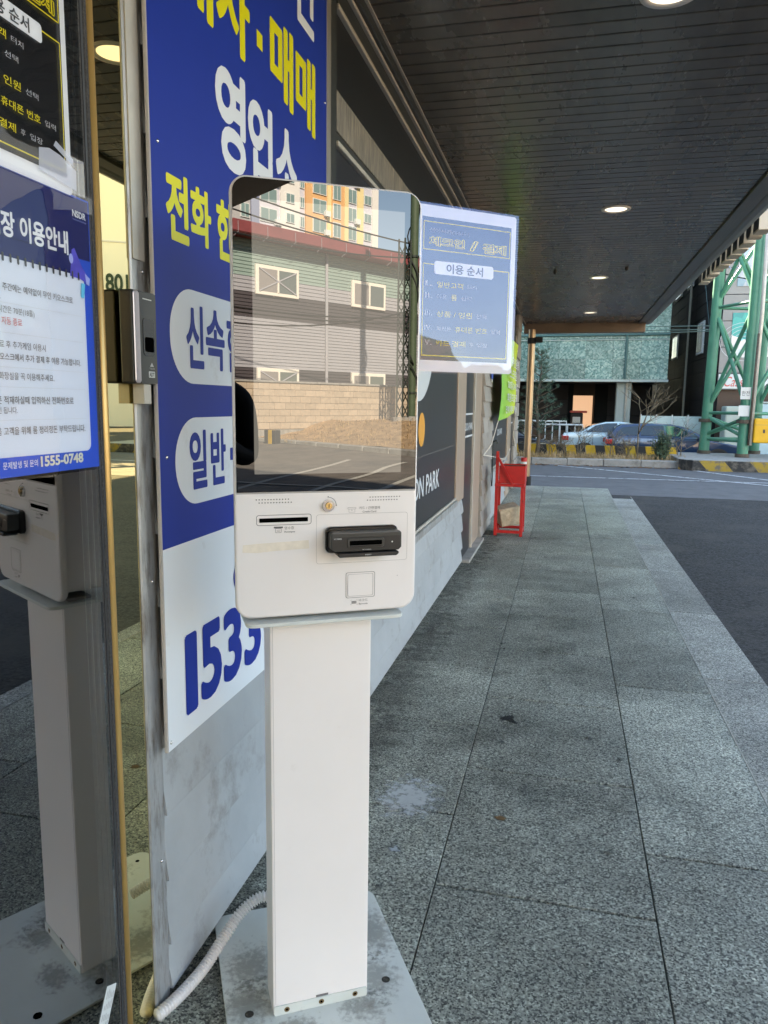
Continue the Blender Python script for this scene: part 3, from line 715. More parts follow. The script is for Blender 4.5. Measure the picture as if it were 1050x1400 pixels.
# ------------------------------------------------------------------ payment kiosk (local frame: x along its width, y into its depth)
KA = math.atan2(.515, .857)
K0 = V(.341, 1.363, 0)
soft('plate_grime', (0.18, 0.165, 0.14), .36, .06, 40, .8, .6)
soft('post_scuff', (0.45, 0.42, 0.39), .35, .04, 22, .8, .6)
kio = thing('payment_kiosk', 'white self payment kiosk with tall mirror dark touchscreen on a square post', 'kiosk', K0, KA, local=True)
FK = lambda y: (V(0, y, 0), V(1, 0, 0), V(0, 0, 1), V(0, -1, 0))       # front-facing plane at local y
UL, UR, ZB, ZT, YF, YB = -.070, .302, .9265, 1.760, -.030, .062
bp = MB().prism(rrect(-.10, -.27, .33, .362, .035, 6), (V(0, 0, .0015), V(1, 0, 0), V(0, 1, 0), V(0, 0, 1)), .0075).build('base_plate', 'kiosk_plate', kio, bevel=.0012)
b = MB()
for (x, y, r) in ((-.058, .318, .006), (.29, .318, .006), (-.05, .02, .010), (.27, .03, .010), (-.05, -.12, .010), (.27, -.12, .010), (-.06, -.235, .006), (.29, -.235, .006)):
    b.disc((x, y, .0095), (0, 0, 1), r, 14)
tag(b.build('bolt_holes', 'void', bp), None, kind='stuff')
pst = box('post', (0, 0, .009), (.216, .085, .912), 'kiosk_white', kio, bevel=.004, bseg=2)
fl = MB().prism(rrect(.002, .0095, .214, .032, .004, 3), FK(-.0003), .0025).build('flange', 'kiosk_plate', pst)
b = MB()
for x in (.03, .108, .186): MB().disc((x, -.0032, .021), (0, -1, 0), .0062, 14).build('screw', 'screw_brass', fl)
b = MB()
for x in (.03, .108, .186): b.disc((x, -.0035, .021), (0, -1, 0), .0028, 10)
b.build('screw_socket', 'void', fl)
face('notch', [(.096, .032), (.124, .032), (.124, .0375), (.096, .0375)], FK(-.0006), 0, 'seam', pst)
box('seam_line', (.0055, -.0004, .036), (.0062, .0002, .905), 'kiosk_grey_line', pst)
MB().prism(rrect(-.052, -.050, .272, .115, .016, 5), (V(0, 0, .9125), V(1, 0, 0), V(0, 1, 0), V(0, 0, 1)), .0075).build('shelf', 'kiosk_plate', kio, bevel=.001)
b = MB()
for (x0, x1, y0, y1) in ((-.03, .25, .0, .05),): b.box((x0, y0, .9201), (x1, y1, .9264))
b.build('spacer', 'seam', kio)
head = MB().prism(rrect(UL, ZB, UR, ZT, .032, 8), FK(YF+.016), .016)
hd = head.build('head_housing', 'kiosk_white', kio, smooth=True, bevel=.006, bseg=3, autos=.9)
MB().prism(rrect(UL+.03, ZB+.012, UR-.03, ZT-.03, .02, 5), FK(YB+.035), YB+.035-YF-.0162).build('rear_cover', 'kiosk_white', kio, bevel=.004)
b = MB()
for (x, z) in ((UL+.05, 1.0), (UL+.05, 1.3), (UL+.05, 1.6), (UR-.05, 1.0), (UR-.05, 1.3), (UR-.05, 1.6)): b.disc((x, YB+.0355, z), (0, 1, 0), .003, 10)
b.build('screw', 'void', kio)
for (x, y, r, q) in ((.245, .045, .06, 1.2), (.20, -.03, .05, .7), (-.03, .16, .07, 1.3), (.04, -.05, .05, .6), (.28, .2, .06, 1.5), (-.05, .05, .05, 1.2)):
    me_ = MB().add([(-r*1.25, -r*1.25, 0), (r*1.25, -r*1.25, 0), (r*1.25, r*1.25, 0), (-r*1.25, r*1.25, 0)], [(0, 1, 2, 3)]).mesh('plate_grime'); o_ = put('grime', me_, bp, (x, y, .0098+.0001*x)); o_.scale = (1, q, 1)
# screen
ZS = 1.1785
scr = MB().prism(rrect(UL+.0045, ZS, UR-.0045, ZT-.0045, .0275, 8, (0, 0, 1, 1)), FK(YF-.0002), .0022).build('touchscreen', 'screen_mirror', kio)
face('display', rrect(-.031, 1.2135, .2655, 1.7195, 0), FK(YF-.0024), .0003, 'screen_display', scr)
face('screen_gap', [(UL+.004, ZS-.0035), (UR-.004, ZS-.0035), (UR-.004, ZS-.0008), (UL+.004, ZS-.0008)], FK(YF), .0004, 'kiosk_grey_line', hd)
F0 = FK(YF)
# speaker holes
for side, xa in ((0, -.028), (1, .196)):
    b = MB()
    for r_ in range(2):
        for i in range(12): b.disc((xa+i*.0057+(.0 if r_ ^ side else .0055), YF-.0006, 1.1575+r_*.0062), (0, -1, 0), .0013, 8)
    b.build('speaker_holes', 'ink_dark', hd)
# key lock
lk = MB().tube([(.1145, YF, 1.149), (.1145, YF-.006, 1.149)], [.0125, .0118], 28).build('lock', 'chrome', kio, smooth=True, autos=.6)
MB().tube([(.1145, YF-.0058, 1.149), (.1145, YF-.0085, 1.149)], [.0075, .0068], 20).build('lock_core', 'brass', lk, smooth=True, autos=.6)
box('key_slot', (.1138, YF-.0089, 1.1455), (.1152, YF-.0084, 1.1525), 'void', lk)
b = MB(); b.tube([(.1145+.0165*math.cos(R(a)), YF-.0006, 1.149+.0165*math.sin(R(a))) for a in range(5, 86, 8)], .0005, 5); b.ball((.1145, YF-.0005, 1.1663), .0013, 6); b.ball((.1312, YF-.0005, 1.149), .0013, 6)
b.build('lock_mark', 'ink_dark', hd)
# receipt slot
b = MB(); b.ring(rrect(-.0285, 1.1125, .0805, 1.1335, .005, 4), rrect(-.0275, 1.1135, .0795, 1.1325, .0042, 4), F0, .0006); b.build('slot_outline', 'ink_dark', hd)
sl = MB().prism(rrect(-.0225, 1.1185, .0735, 1.1270, .0008, 2), FK(YF-.0003), .0004).build('receipt_slot', 'void', kio)
def receipt_icon():
    b = MB(); b.ring(rrect(.0085, 1.0975, .0205, 1.1065, .001, 2), rrect(.0092, 1.0982, .0198, 1.1058, .0006, 2), F0, .0006); b.sheet(rrect(.0055, 1.1065, .0235, 1.1098, 0), F0, .0006)
    for z in (1.1, 1.1025): b.sheet(rrect(.011, z, .018, z+.0006, 0), F0, .0006)
    b.build('icon', 'ink_dark', hd)
receipt_icon()
text('영수증', F0, .0265, 1.1035, .0455, 1.1095, 'ink_dark', hd, lift=.0007)
text('Receipts', F0, .0265, 1.0965, .0475, 1.1005, 'ink_dark', hd, lift=.0007, bold=.015)
# old tape residue
tp = face('tape_residue', [(-.056, 1.061), (-.055, 1.0755), (-.02, 1.0775), (.075, 1.0805), (.0755, 1.0635), (.03, 1.0625), (.0, 1.061), (-.03, 1.059)], F0, .0007, 'tape', kio)
# card reader panel, reader
b = MB(); b.ring(rrect(.0905, 1.0305, .2825, 1.1310, .005, 4), rrect(.0911, 1.0311, .2819, 1.1304, .0046, 4), F0, .0005); b.build('panel_outline', 'kiosk_grey_line', hd)
rd = MB().prism(rrect(.1075, 1.0535, .258, 1.1065, .011, 6), FK(YF-.0002), .012).build('card_reader', 'black_gloss', kio, bevel=.002)
bz = MB(); zA, zB_, xA, xB = 1.0600, 1.0995, .112, .258
bz.prism([(xA, zA+.006), (xA+.012, zA), (xB-.006, zA), (xB, zA+.006), (xB, zB_-.004), (xB-.004, zB_), (xA+.004, zB_), (xA, zB_-.004)], FK(YF-.0122), .026)
bz.build('reader_nose', 'dark_grey_plastic', rd, bevel=.003, bseg=2)
YN = YF-.0383
fp = face('reader_plate', rrect(xA+.003, zA+.002, xB-.003, zB_-.0095, .004, 4), FK(YN), .0003, 'black_plastic', rd)
MB().prism(rrect(.144, 1.0680, .2205, 1.0880, .005, 4), FK(YN-.0002), .002).build('slot_bezel', 'dark_grey_plastic', rd, bevel=.001)
MB().prism(rrect(.149, 1.0735, .2155, 1.0825, .001, 2), FK(YN-.00225), .0003).build('card_slot', 'void', rd)
MB().prism(rrect(.151, 1.0705, .2135, 1.0730, .0006, 2), FK(YN-.00225), .004).build('slot_lip', 'black_plastic', rd)
MB().prism([(.124, 1.0555), (.128, 1.0500), (.246, 1.0500), (.2515, 1.0545), (.250, 1.0585), (.127, 1.0585)], FK(YF-.0122), .031).build('reader_lip', 'black_plastic', rd, bevel=.0012)
mat('reader_print', (0.42, 0.42, 0.42), .5)
text('IC/MS', FK(YN), .1175, 1.0855, .133, 1.0885, 'reader_print', rd, lift=.0006, bold=.03)
text('IC CARD', FK(YN), .176, 1.0628, .194, 1.0650, 'reader_print', rd, lift=.0006, bold=.03)
text('INSERT', FK(YF-.0432), .180, 1.0530, .193, 1.0555, 'reader_print', rd, lift=.0006, bold=.03)
MB().disc((.2375, YN-.0006, 1.0775), (0, -1, 0), .0016, 10).build('reader_light', 'label_white', rd)
def card_icon():
    b = MB(); b.ring(rrect(.1545, 1.1400, .1725, 1.1440, .002, 3), rrect(.1552, 1.1407, .1718, 1.1433, .0014, 3), F0, .0006)
    b.ring(rrect(.157, 1.1335, .170, 1.1402, .0008, 2), rrect(.1576, 1.1341, .1694, 1.1402, .0004, 2), F0, .0006); b.sheet(circ(.1635, 1.1380, .001, 8), F0, .0006)
    b.build('icon', 'kiosk_grey_line', hd)
card_icon()
text('카드 / 간편결제', F0, .1785, 1.1390, .2225, 1.1450, 'ink_dark', hd, lift=.0007)
text('Credit Card', F0, .186, 1.1325, .2145, 1.1363, 'ink_dark', hd, lift=.0007, bold=.012)
# barcode window
b = MB(); b.ring(rrect(.1515, .9560, .2135, 1.0095, .004, 4), rrect(.1523, .9568, .2127, 1.0087, .0036, 4), F0, .0006); b.build('window_outline', 'ink_dark', hd)
MB().prism(rrect(.1555, .9595, .2095, 1.0060, .003, 3), FK(YF-.0002), .0008).build('barcode_window', 'kiosk_white', kio)
b = MB(); b.ring(rrect(.1555, .9595, .2095, 1.0060, .003, 3), rrect(.1562, .9602, .2085, 1.0053, .0028, 3), F0, .0014); b.build('window_edge', 'kiosk_grey_line', hd)
b = MB()
for i in range(5): b.sheet(rrect(.1645+i*.0021, .9435, .1658+i*.0021, .9495, 0), F0, .0006)
for (x, z, sx_, sz) in ((.1625, .9415, 1, 1), (.1765, .9415, -1, 1), (.1625, .9515, 1, -1), (.1765, .9515, -1, -1)):
    b.sheet(rrect(min(x, x+sx_*.002), z-.0002, max(x, x+sx_*.002), z+.0002, 0), F0, .0006); b.sheet(rrect(x-.0002, min(z, z+sz*.002), x+.0002, max(z, z+sz*.002), 0), F0, .0006)
b.build('icon', 'ink_dark', hd)
text('바코드', F0, .1795, .9470, .1985, .9530, 'ink_dark', hd, lift=.0007)
text('Barcode', F0, .1795, .9410, .1985, .9445, 'ink_dark', hd, lift=.0007, bold=.012)
MB().disc((.262, YF-.0005, .998), (0, -1, 0), .0010, 8).build('speck', 'kiosk_grey_line', hd)

# ------------------------------------------------------------------ corrugated hose
pts = [V(.325, 1.60, .05), V(.262, 1.628, .085), V(.210, 1.615, .098), V(.172, 1.575, .080), V(.150, 1.52, .048), V(.136, 1.45, .024), V(.125, 1.39, .018), V(.112, 1.335, .017), V(.0965, 1.290, .0165)]
def catmull(P, n):
    out = []; Q = [P[0]*2-P[1]]+P+[P[-1]*2-P[-2]]
    for i in range(1, len(Q)-2):
        for k in range(n):
            t = k/n; a, b_, c, d = Q[i-1], Q[i], Q[i+1], Q[i+2]
            out.append(.5*((2*b_)+(-a+c)*t+(2*a-5*b_+4*c-d)*t*t+(-a+3*b_-3*c+d)*t**3))
    return out+[P[-1]]
def resample(P, step):
    out = [P[0].copy()]; acc = 0
    for i in range(1, len(P)):
        a, b_ = P[i-1], P[i]; L = (b_-a).length; s = step-acc
        while s <= L: out.append(a.lerp(b_, s/L)); s += step
        acc = (acc+L) % step
    return out
P = resample(catmull(pts, 40), .0011)
rad = [.0122+.0026*math.sin(2*math.pi*i*.0011/.0076) for i in range(len(P))]
tag(MB().tube(P, rad, 16).build('conduit_hose', 'hose', smooth=True), 'white corrugated conduit hose running from the kiosk base to the door corner', 'hose')

# ------------------------------------------------------------------ blue wall sign
sg = thing('wall_sign', 'tall blue and white sign board with yellow and white Korean lettering', 'sign', (.11, 1.88, .6))
FS = (V(.1125, 0, 0), V(0, 1, 0), V(0, 0, 1), V(1, 0, 0))
SY0, SY1, SZ0, SZ1, SZM = 1.347, 2.427, .602, 2.79, 1.046
pn = MB(); pn.m = 0; pn.box((.1035, SY0, SZ0), (.1125, SY1, SZ1)); pn.build('panel', 'sign_edge', sg, bevel=.0015)
face('blue_field', [(SY0+.002, SZM), (SY1-.002, SZM), (SY1-.002, SZ1-.002), (SY0+.002, SZ1-.002)], FS, .0004, 'sign_blue', sg)
face('white_field', [(SY0+.002, SZ0+.002), (SY1-.002, SZ0+.002), (SY1-.002, SZM), (SY0+.002, SZM)], FS, .0004, 'sign_white', sg)
for s, a, b0, c, d, m, bo in (('전', 2.12, 2.43, 2.30, 2.66, 'sign_white', .028), ('대', 1.455, 2.163, 1.625, 2.372, 'sign_yellow', .034), ('차', 1.640, 2.163, 1.822, 2.372, 'sign_yellow', .034),
        ('매', 1.950, 2.160, 2.122, 2.367, 'sign_yellow', .034), ('매', 2.141, 2.157, 2.312, 2.366, 'sign_yellow', .034),
        ('영', 1.627, 1.890, 1.790, 2.120, 'sign_white', .036), ('업', 1.804, 1.884, 1.962, 2.111, 'sign_white', .036), ('소', 1.980, 1.895, 2.155, 2.105, 'sign_white', .036),
        ('전', 1.399, 1.676, 1.492, 1.812, 'sign_yellow', .036), ('화', 1.500, 1.688, 1.595, 1.808, 'sign_yellow', .036), ('한', 1.622, 1.678, 1.715, 1.812, 'sign_yellow', .036), ('통', 1.73, 1.680, 1.82, 1.808, 'sign_yellow', .036)):
    text(s, FS, a, b0, c, d, m, sg, lift=.0012, bold=bo)
face('lettering', rrect(1.864, 2.233, 1.900, 2.272, 0), FS, .0012, 'sign_yellow', sg)
pl1 = face('pill', rrect(1.401, 1.389, 2.36, 1.588, .095, 12), FS, .0009, 'sign_white', sg)
for s, a, c in (('신', 1.468, 1.547), ('속', 1.557, 1.652), ('한', 1.664, 1.755)): text(s, FS, a, 1.422, c, 1.558, 'sign_blue', sg, lift=.0016, bold=.03)
pl2 = face('pill', rrect(1.409, 1.125, 2.36, 1.316, .093, 12), FS, .0009, 'sign_white', sg)
for s, a, c in (('일', 1.470, 1.550), ('반', 1.570, 1.648)): text(s, FS, a, 1.157, c, 1.288, 'sign_blue', sg, lift=.0016, bold=.03)
face('lettering', rrect(1.672, 1.210, 1.700, 1.240, 0), FS, .0016, 'sign_blue', sg)
for s, a, c in (('1', 1.427, 1.482), ('5', 1.498, 1.606), ('3', 1.616, 1.722), ('3', 1.738, 1.848)): text(s, FS, a, .652, c, .838, 'sign_blue', sg, lift=.0016, bold=.035)
face('lettering', rrect(1.868, .722, 1.93, .765, 0), FS, .0016, 'sign_blue', sg)
face('lettering', circ(1.775, .912, .096, 32, .062), FS, .0016, 'sign_blue', sg)
b = MB()
for (y, z) in ((SY0+.028, 1.85), (SY0+.028, 1.236), (SY0+.012, .622), (SY1-.02, 2.30), (SY1-.02, 1.7), (SY1-.02, 1.1)): b.ball((.1128, y, z), .0045, 8, (.7, 1, 1))
b.build('bolt', 'chrome', sg, smooth=True)

# ------------------------------------------------------------------ gold entrance frame, mirror jamb, glass doors
jb = thing('door_jamb', 'mirror polished gold jamb strip between the glass door and the wall corner', 'door frame', (.07, 1.27, 0))
MB().box((.045, 1.2055, .012), (.084, 1.3075, 2.415)).build('mirror_panel', 'gold_mirror', jb)
MB().box((.032, 1.2055, .0), (.085, 1.3075, .0115)).build('shoe', 'rail_dark', jb)
def leaf(y0, y1, label, flip=False):
    d = thing('glass_door', label, 'door', (.10, (y0+y1)/2, .01))
    # stiles: gold outer bead, dark brush seal, inner rail
    ya, yb = y0, y1
    for s in (0, 1):
        e = yb if s else ya; k = -1 if s else 1
        A, B = sorted((e, e+k*.016)); MB().tube([(.094, (A+B)/2, .03), (.094, (A+B)/2, 2.38)], .0088, 14).build('stile', 'gold_frame', d, smooth=True)
        A, B = sorted((e+k*.0, e+k*.014)); box('stile_back', (.060, A, .012), (.092, B, 2.385), 'bronze', d)
        A, B = sorted((e+k*.0165, e+k*.030)); box('brush_seal', (.080, A, .06), (.0996, B, 2.36), 'brush_seal', d, bevel=.003)
        A, B = sorted((e+k*.0303, e+k*.036)); box('glazing_bead', (.082, A, .06), (.0990, B, 2.36), 'rail_dark', d)
        A, B = sorted((e+k*.0363, e+k*.046)); box('brush_seal', (.084, A, .06), (.0992, B, 2.36), 'brush_seal', d, bevel=.002)
    box('bottom_rail', (.068, ya+.018, .012), (.1035, yb-.018, .055), 'gold_frame', d, bevel=.004)
    box('glazing_bead', (.085, ya+.04, .0555), (.101, yb-.04, .064), 'rail_dark', d)
    box('top_rail', (.068, ya+.018, 2.33), (.1035, yb-.018, 2.385), 'gold_frame', d, bevel=.004)
    box('pane', (.094, ya+.044, .062), (.1000, yb-.044, 2.332), 'door_glass', d)
    return d
leaf(.29, 1.2015, 'gold framed glass door leaf carrying the posters left of the kiosk')
leaf(-.70, .28, 'gold framed glass door leaf nearer the camera outside the photo')

# fingerprint access reader on the corner
ar = thing('access_reader', 'dark fingerprint access reader mounted on the corner trim above the door jamb', 'access reader', (.12, 1.30, 1.38))
MB().prism(rrect(1.262, 1.383, 1.342, 1.556, .004, 3), (V(.0885, 0, 0), V(0, 1, 0), V(0, 0, 1), V(1, 0, 0)), .0275).build('body', 'black_plastic', ar, bevel=.003, bseg=2)
FA = (V(.1162, 0, 0), V(0, 1, 0), V(0, 0, 1), V(1, 0, 0))
MB().prism(rrect(1.283, 1.3835, 1.3415, 1.5555, .003, 3), FA, .0015).build('face_plate', 'dark_grey_plastic', ar)
MB().prism(rrect(1.263, 1.384, 1.2825, 1.555, .006, 3), FA, .003).build('metal_grip', 'bar_silver', ar, bevel=.0025)
FA2 = (V(.1178, 0, 0), V(0, 1, 0), V(0, 0, 1), V(1, 0, 0))
face('light_bar', rrect(1.295, 1.5415, 1.326, 1.5435, 0), FA2, .0003, 'label_white', ar)
MB().prism(rrect(1.293, 1.436, 1.333, 1.507, .008, 5), FA2, .001).build('finger_cover', 'black_gloss', ar)
face('finger_window', rrect(1.298, 1.444, 1.329, 1.472, .004, 4), FA2, .0014, 'void', ar)
face('emblem', rrect(1.309, 1.3955, 1.331, 1.4075, .001, 2), FA2, .0004, 'label_white', ar)
text('ADT', FA2, 1.311, 1.3975, 1.329, 1.4055, 'poster_ink', ar, lift=.0007, bold=.03)
face('symbol', [(1.314, 1.4165), (1.328, 1.4165), (1.321, 1.4245)], FA2, .0004, 'reader_print', ar)
text('TOUCH', FA2, 1.312, 1.411, 1.330, 1.4145, 'reader_print', ar, lift=.0005)
box('cable_cover', (.0885, 1.300, 1.345), (.112, 1.325, 1.3825), 'light_trim', ar)

# ------------------------------------------------------------------ posters
def checkin_poster(o, fr, W, H, lam='laminate', wavy=.0):
    # fr origin = lower left; a to the right, b up
    mg = .055*W
    def P(x, y): return (x*W, (1-y)*H)
    def R_(x0, y0, x1, y1): return [P(x0, y1), P(x1, y1), P(x1, y0), P(x0, y0)]
    MB().prism(rrect(0, 0, W, H, .006, 4), (fr[0]-fr[3]*.0012, fr[1], fr[2], fr[3]), .0012).build('sheet', 'paper_white', o)
    face('black_field', R_(.05, .07, .95, .93), fr, .0004, 'poster_black', o)
    def frame_line(x0, y0, x1, y1, t=.008):
        b = MB()
        for q in ((x0, y0, x1, y0+t*.75), (x0, y1-t*.75, x1, y1), (x0, y0, x0+t, y1), (x1-t, y0, x1, y1)): b.sheet(R_(*q), fr, .0008)
        b.build('border_line', 'poster_yellow', o)
    frame_line(.06, .095, .94, .265); frame_line(.06, .345, .94, .905)
    pill = MB().sheet([(p[0], p[1]) for p in rrect(.17*W, (1-.405)*H, .77*W, (1-.325)*H, .006, 4)], fr, .0012).build('caption', 'paper_white', o)
    text('이용 순서', fr, .29*W, (1-.395)*H, .66*W, (1-.337)*H, 'poster_ink', o, lift=.0016, bold=.02)
    def outl(s, x0, y0, x1, y1, m, wide=.075):
        text(s, fr, x0*W, (1-y1)*H, x1*W, (1-y0)*H, m, o, lift=.0012, bold=wide, ref=0.0)
        text(s, fr, x0*W, (1-y1)*H, x1*W, (1-y0)*H, 'poster_black', o, lift=.0016, bold=-.004, ref=0.0)
    outl('심야시간(24시~)', .12, .135, .52, .160, 'poster_greytxt', .05)
    outl('체크인', .12, .185, .46, .235, 'poster_yellow'); outl('/', .53, .185, .59, .24, 'poster_yellow'); outl('결제', .66, .19, .89, .245, 'poster_yellow')
    rows = (('I.', .448, (('일반고객', .20, .46, 'y'), ('터치', .50, .60, 'w'))), ('II.', .520, (('이용', .20, .30, 'w'), ('룸', .34, .40, 'y'), ('선택', .44, .55, 'w'))),
            ('III.', .625, (('상품 / 인원', .20, .56, 'y'), ('선택', .60, .71, 'w'))), ('IV.', .715, (('회원은', .20, .35, 'w'), ('휴대폰 번호', .39, .72, 'y'), ('입력', .76, .86, 'w'))),
            ('V.', .805, (('카드 결제', .20, .50, 'y'), ('후', .54, .58, 'w'), ('입장', .62, .73, 'w'))))
    for num, y, items in rows:
        text(num, fr, .085*W, (1-y-.032)*H, .155*W, (1-y)*H, 'poster_greytxt', o, lift=.0014, bold=.01)
        for s, x0, x1, c in items:
            h = .036 if c == 'y' else .026
            text(s, fr, x0*W, (1-y-(.036+h)/2)*H, x1*W, (1-y-(.036-h)/2)*H, 'poster_yellow' if c == 'y' else 'poster_greytxt', o, lift=.0013, bold=.012 if c == 'y' else 0.0)
    # clear laminate film over the sheet, gently rippled
    nx, nz = 10, 14; vs = []
    for j in range(nz+1):
        for i in range(nx+1):
            a, c = i/nx, j/nz
            vs.append(fr[0]+fr[1]*(W*(a*1.03-.015))+fr[2]*(H*(c*1.02-.01))+fr[3]*(.0034+wavy*(math.sin(c*7.5+a*1.3)+.5*math.sin(a*4+c*3))))
    MB().add(vs, [(j*(nx+1)+i, j*(nx+1)+i+1, (j+1)*(nx+1)+i+1, (j+1)*(nx+1)+i) for j in range(nz) for i in range(nx)]).build('laminate', lam, o, smooth=True)
pa = R(40); pd = V(math.cos(pa), math.sin(pa), 0); pn_ = V(math.sin(pa), -math.cos(pa), 0)
po = V(.55, 1.60, 0)
pk = thing('laminated_poster', 'laminated check-in poster sticking out behind the right side of the kiosk', 'poster', (.68, 1.70, 1.42))
checkin_poster(pk, (po+pd*.038+V(0, 0, 1.424), pd, V(0, 0, 1), pn_), .258, .352, 'laminate', .0005)
MB().obox(po+pd*(-.02)+V(0, 0, 1.56)-pn_*.006, pd*.10, pn_*.004, V(0, 0, .05)).build('bracket', 'dark_trim', pk)
FG = (V(.1006, 0, 0), V(0, 1, 0), V(0, 0, 1), V(1, 0, 0))
pdr = thing('door_poster', 'black check-in poster with yellow lettering taped inside the top of the glass door', 'poster', (.10, 1.0, 1.68))
checkin_poster(pdr, (V(.1022, .868, 1.682), V(0, 1, 0), V(0, 0, 1), V(1, 0, 0)), .252, .345, 'laminate_door', .0004)
b = MB()
for (q, l_) in (([(1.035, 1.700), (1.125, 1.690), (1.127, 1.722), (1.088, 1.735), (1.062, 1.738), (1.038, 1.732)], .0046), ([(1.072, 1.745), (1.118, 1.728), (1.12, 1.738), (1.078, 1.754)], .0049)):
    b.sheet(q, (V(.1022, 0, 0), V(0, 1, 0), V(0, 0, 1), V(1, 0, 0)), l_)
b.build('tape_glare', 'tape_glare', pdr)  # translucent pieces with the glare painted in, over the poster corner
pb = thing('notice_poster', 'glossy blue store notice poster with a white card on the glass door', 'poster', (.10, .95, 1.232))
MB().box((.1003, .70, 1.234), (.1015, 1.163, 1.684)).build('sheet', 'poster_blue', pb)
FB = (V(.1016, 0, 0), V(0, 1, 0), V(0, 0, 1), V(1, 0, 0))
face('title_field', rrect(.70, 1.585, 1.160, 1.681, 0), FB, .0003, 'poster_navy', pb)
face('title_field', rrect(.70, 1.55, 1.115, 1.586, 0), FB, .0003, 'poster_navy', pb)
cd = face('card', rrect(.72, 1.264, 1.141, 1.557, .012, 5), FB, .0007, 'poster_card', pb)
text('매장 이용안내', FB, .925, 1.585, 1.103, 1.622, 'paper_white', pb, lift=.0012, bold=.03)
text('NSDR', FB, 1.117, 1.650, 1.152, 1.661, 'paper_white', pb, lift=.0012, bold=.03)
text('Non-Stop Driving Range', FB, 1.117, 1.6445, 1.153, 1.6475, 'poster_lilac', pb, lift=.0012)
b = MB()
b.sheet([(1.104, 1.553), (1.111, 1.596), (1.118, 1.600), (1.136, 1.573), (1.150, 1.560), (1.145, 1.548), (1.130, 1.552)], FB, .0012); b.build('megaphone', 'poster_purple', pb)
b = MB(); b.sheet(circ(1.108, 1.581, .0055, 14, .008), FB, .0016); b.sheet([(1.143, 1.563), (1.156, 1.556), (1.154, 1.544), (1.146, 1.546)], FB, .0016); b.build('megaphone_trim', 'poster_lilac', pb)
face('megaphone_handle', [(1.132, 1.546), (1.142, 1.545), (1.138, 1.521), (1.130, 1.522)], FB, .0018, 'poster_cyan', pb)
b = MB()
for i in range(12): b.sheet(rrect(.95+i*.0158, 1.549, .9545+i*.0158, 1.562, .002, 3), FB, .0014)
b.build('binding_hole', 'poster_ink', pb)
for s, x1, z0, h, m, bo in (('주간에는 예약없이 무인 키오스크로', 1.108, 1.508, .011, 'poster_txt', .008), ('이용 가능합니다.', .943, 1.494, .010, 'poster_txt', 0), ('기본 이용시간은 70분(18홀)', 1.013, 1.474, .012, 'poster_txt', 0), ('시간 후 자동 종료', .985, 1.459, .011, 'poster_red', .01),
        ('종료 후 추가게임 이용시', 1.035, 1.425, .011, 'poster_txt', 0), ('키오스크에서 추가 결제 후 이용 가능합니다.', 1.122, 1.407, .011, 'poster_txt', .012), ('밖의 화장실을 꼭 이용해주세요.', 1.052, 1.379, .011, 'poster_txt', 0),
        ('쿠폰 적재하실때 입력하신 전화번호로', 1.098, 1.343, .012, 'poster_txt', .008), ('확인 됩니다.', .965, 1.329, .010, 'poster_txt', 0), ('다음 고객을 위해 룸 정리정돈 부탁드립니다.', 1.126, 1.297, .012, 'poster_txt', .006)):
    text(s, FB, None, z0, x1, z0+h, m, pb, lift=.0012, bold=bo)
b = MB()
for z in (1.490, 1.447, 1.397, 1.368, 1.319): b.sheet(rrect(.74, z, 1.130, z+.0006, 0), FB, .0010)
b.build('rule_line', 'poster_greytxt', pb)
text('문제발생 및 문의', FB, None, 1.2465, 1.003, 1.2575, 'paper_white', pb, lift=.0012, bold=.01)
text('1555-0748', FB, 1.010, 1.2445, 1.117, 1.2615, 'poster_cream', pb, lift=.0012, bold=.035)
MB().add([V(.1042, .69, 1.228), V(.1042, 1.170, 1.228), V(.1042, 1.170, 1.690), V(.1042, .69, 1.690)], [(0, 1, 2, 3)]).build('laminate', 'laminate_door', pb)
stk = thing('sticker_label', 'small white printed label stuck crooked at the foot of the glass door', 'sticker', (.101, 1.07, .07))
a = R(62); FT = (V(.1007, 1.083, .095), V(0, math.cos(a), math.sin(a)), V(0, -math.sin(a), math.cos(a)), V(1, 0, 0))
MB().prism(rrect(0, 0, .14, .034, .002, 2), FT, .0006).build('label_sheet', 'label_white', stk)
b = MB(); rr = random.Random(2)
for i in range(7):
    for j in range(5):
        x = .006+i*.0185; w_ = rr.uniform(.008, .0165); b.sheet(rrect(x, .004+j*.0056, x+w_, .0062+j*.0056, 0), FT, .001)
b.build('print', 'kiosk_grey_line', stk)
# what stands in the dark entrance
ld = thing('lit_display_stand', 'slim stand edged in cyan light inside the dark entrance', 'display stand', (-.35, .75, 0))
b = MB(); b.ring(rrect(.50, .05, .80, .62, .05, 5), rrect(.515, .065, .785, .605, .04, 5), (V(-.30, 0, 0), V(0, 1, 0), V(0, 0, 1), V(1, 0, 0)), .0); b.build('light_edge', 'led_cyan', ld)
MB().prism(rrect(.50, .003, .80, .62, .05, 5), (V(-.36, 0, 0), V(0, 1, 0), V(0, 0, 1), V(1, 0, 0)), .055).build('body', 'room_dark', ld, bevel=.006)

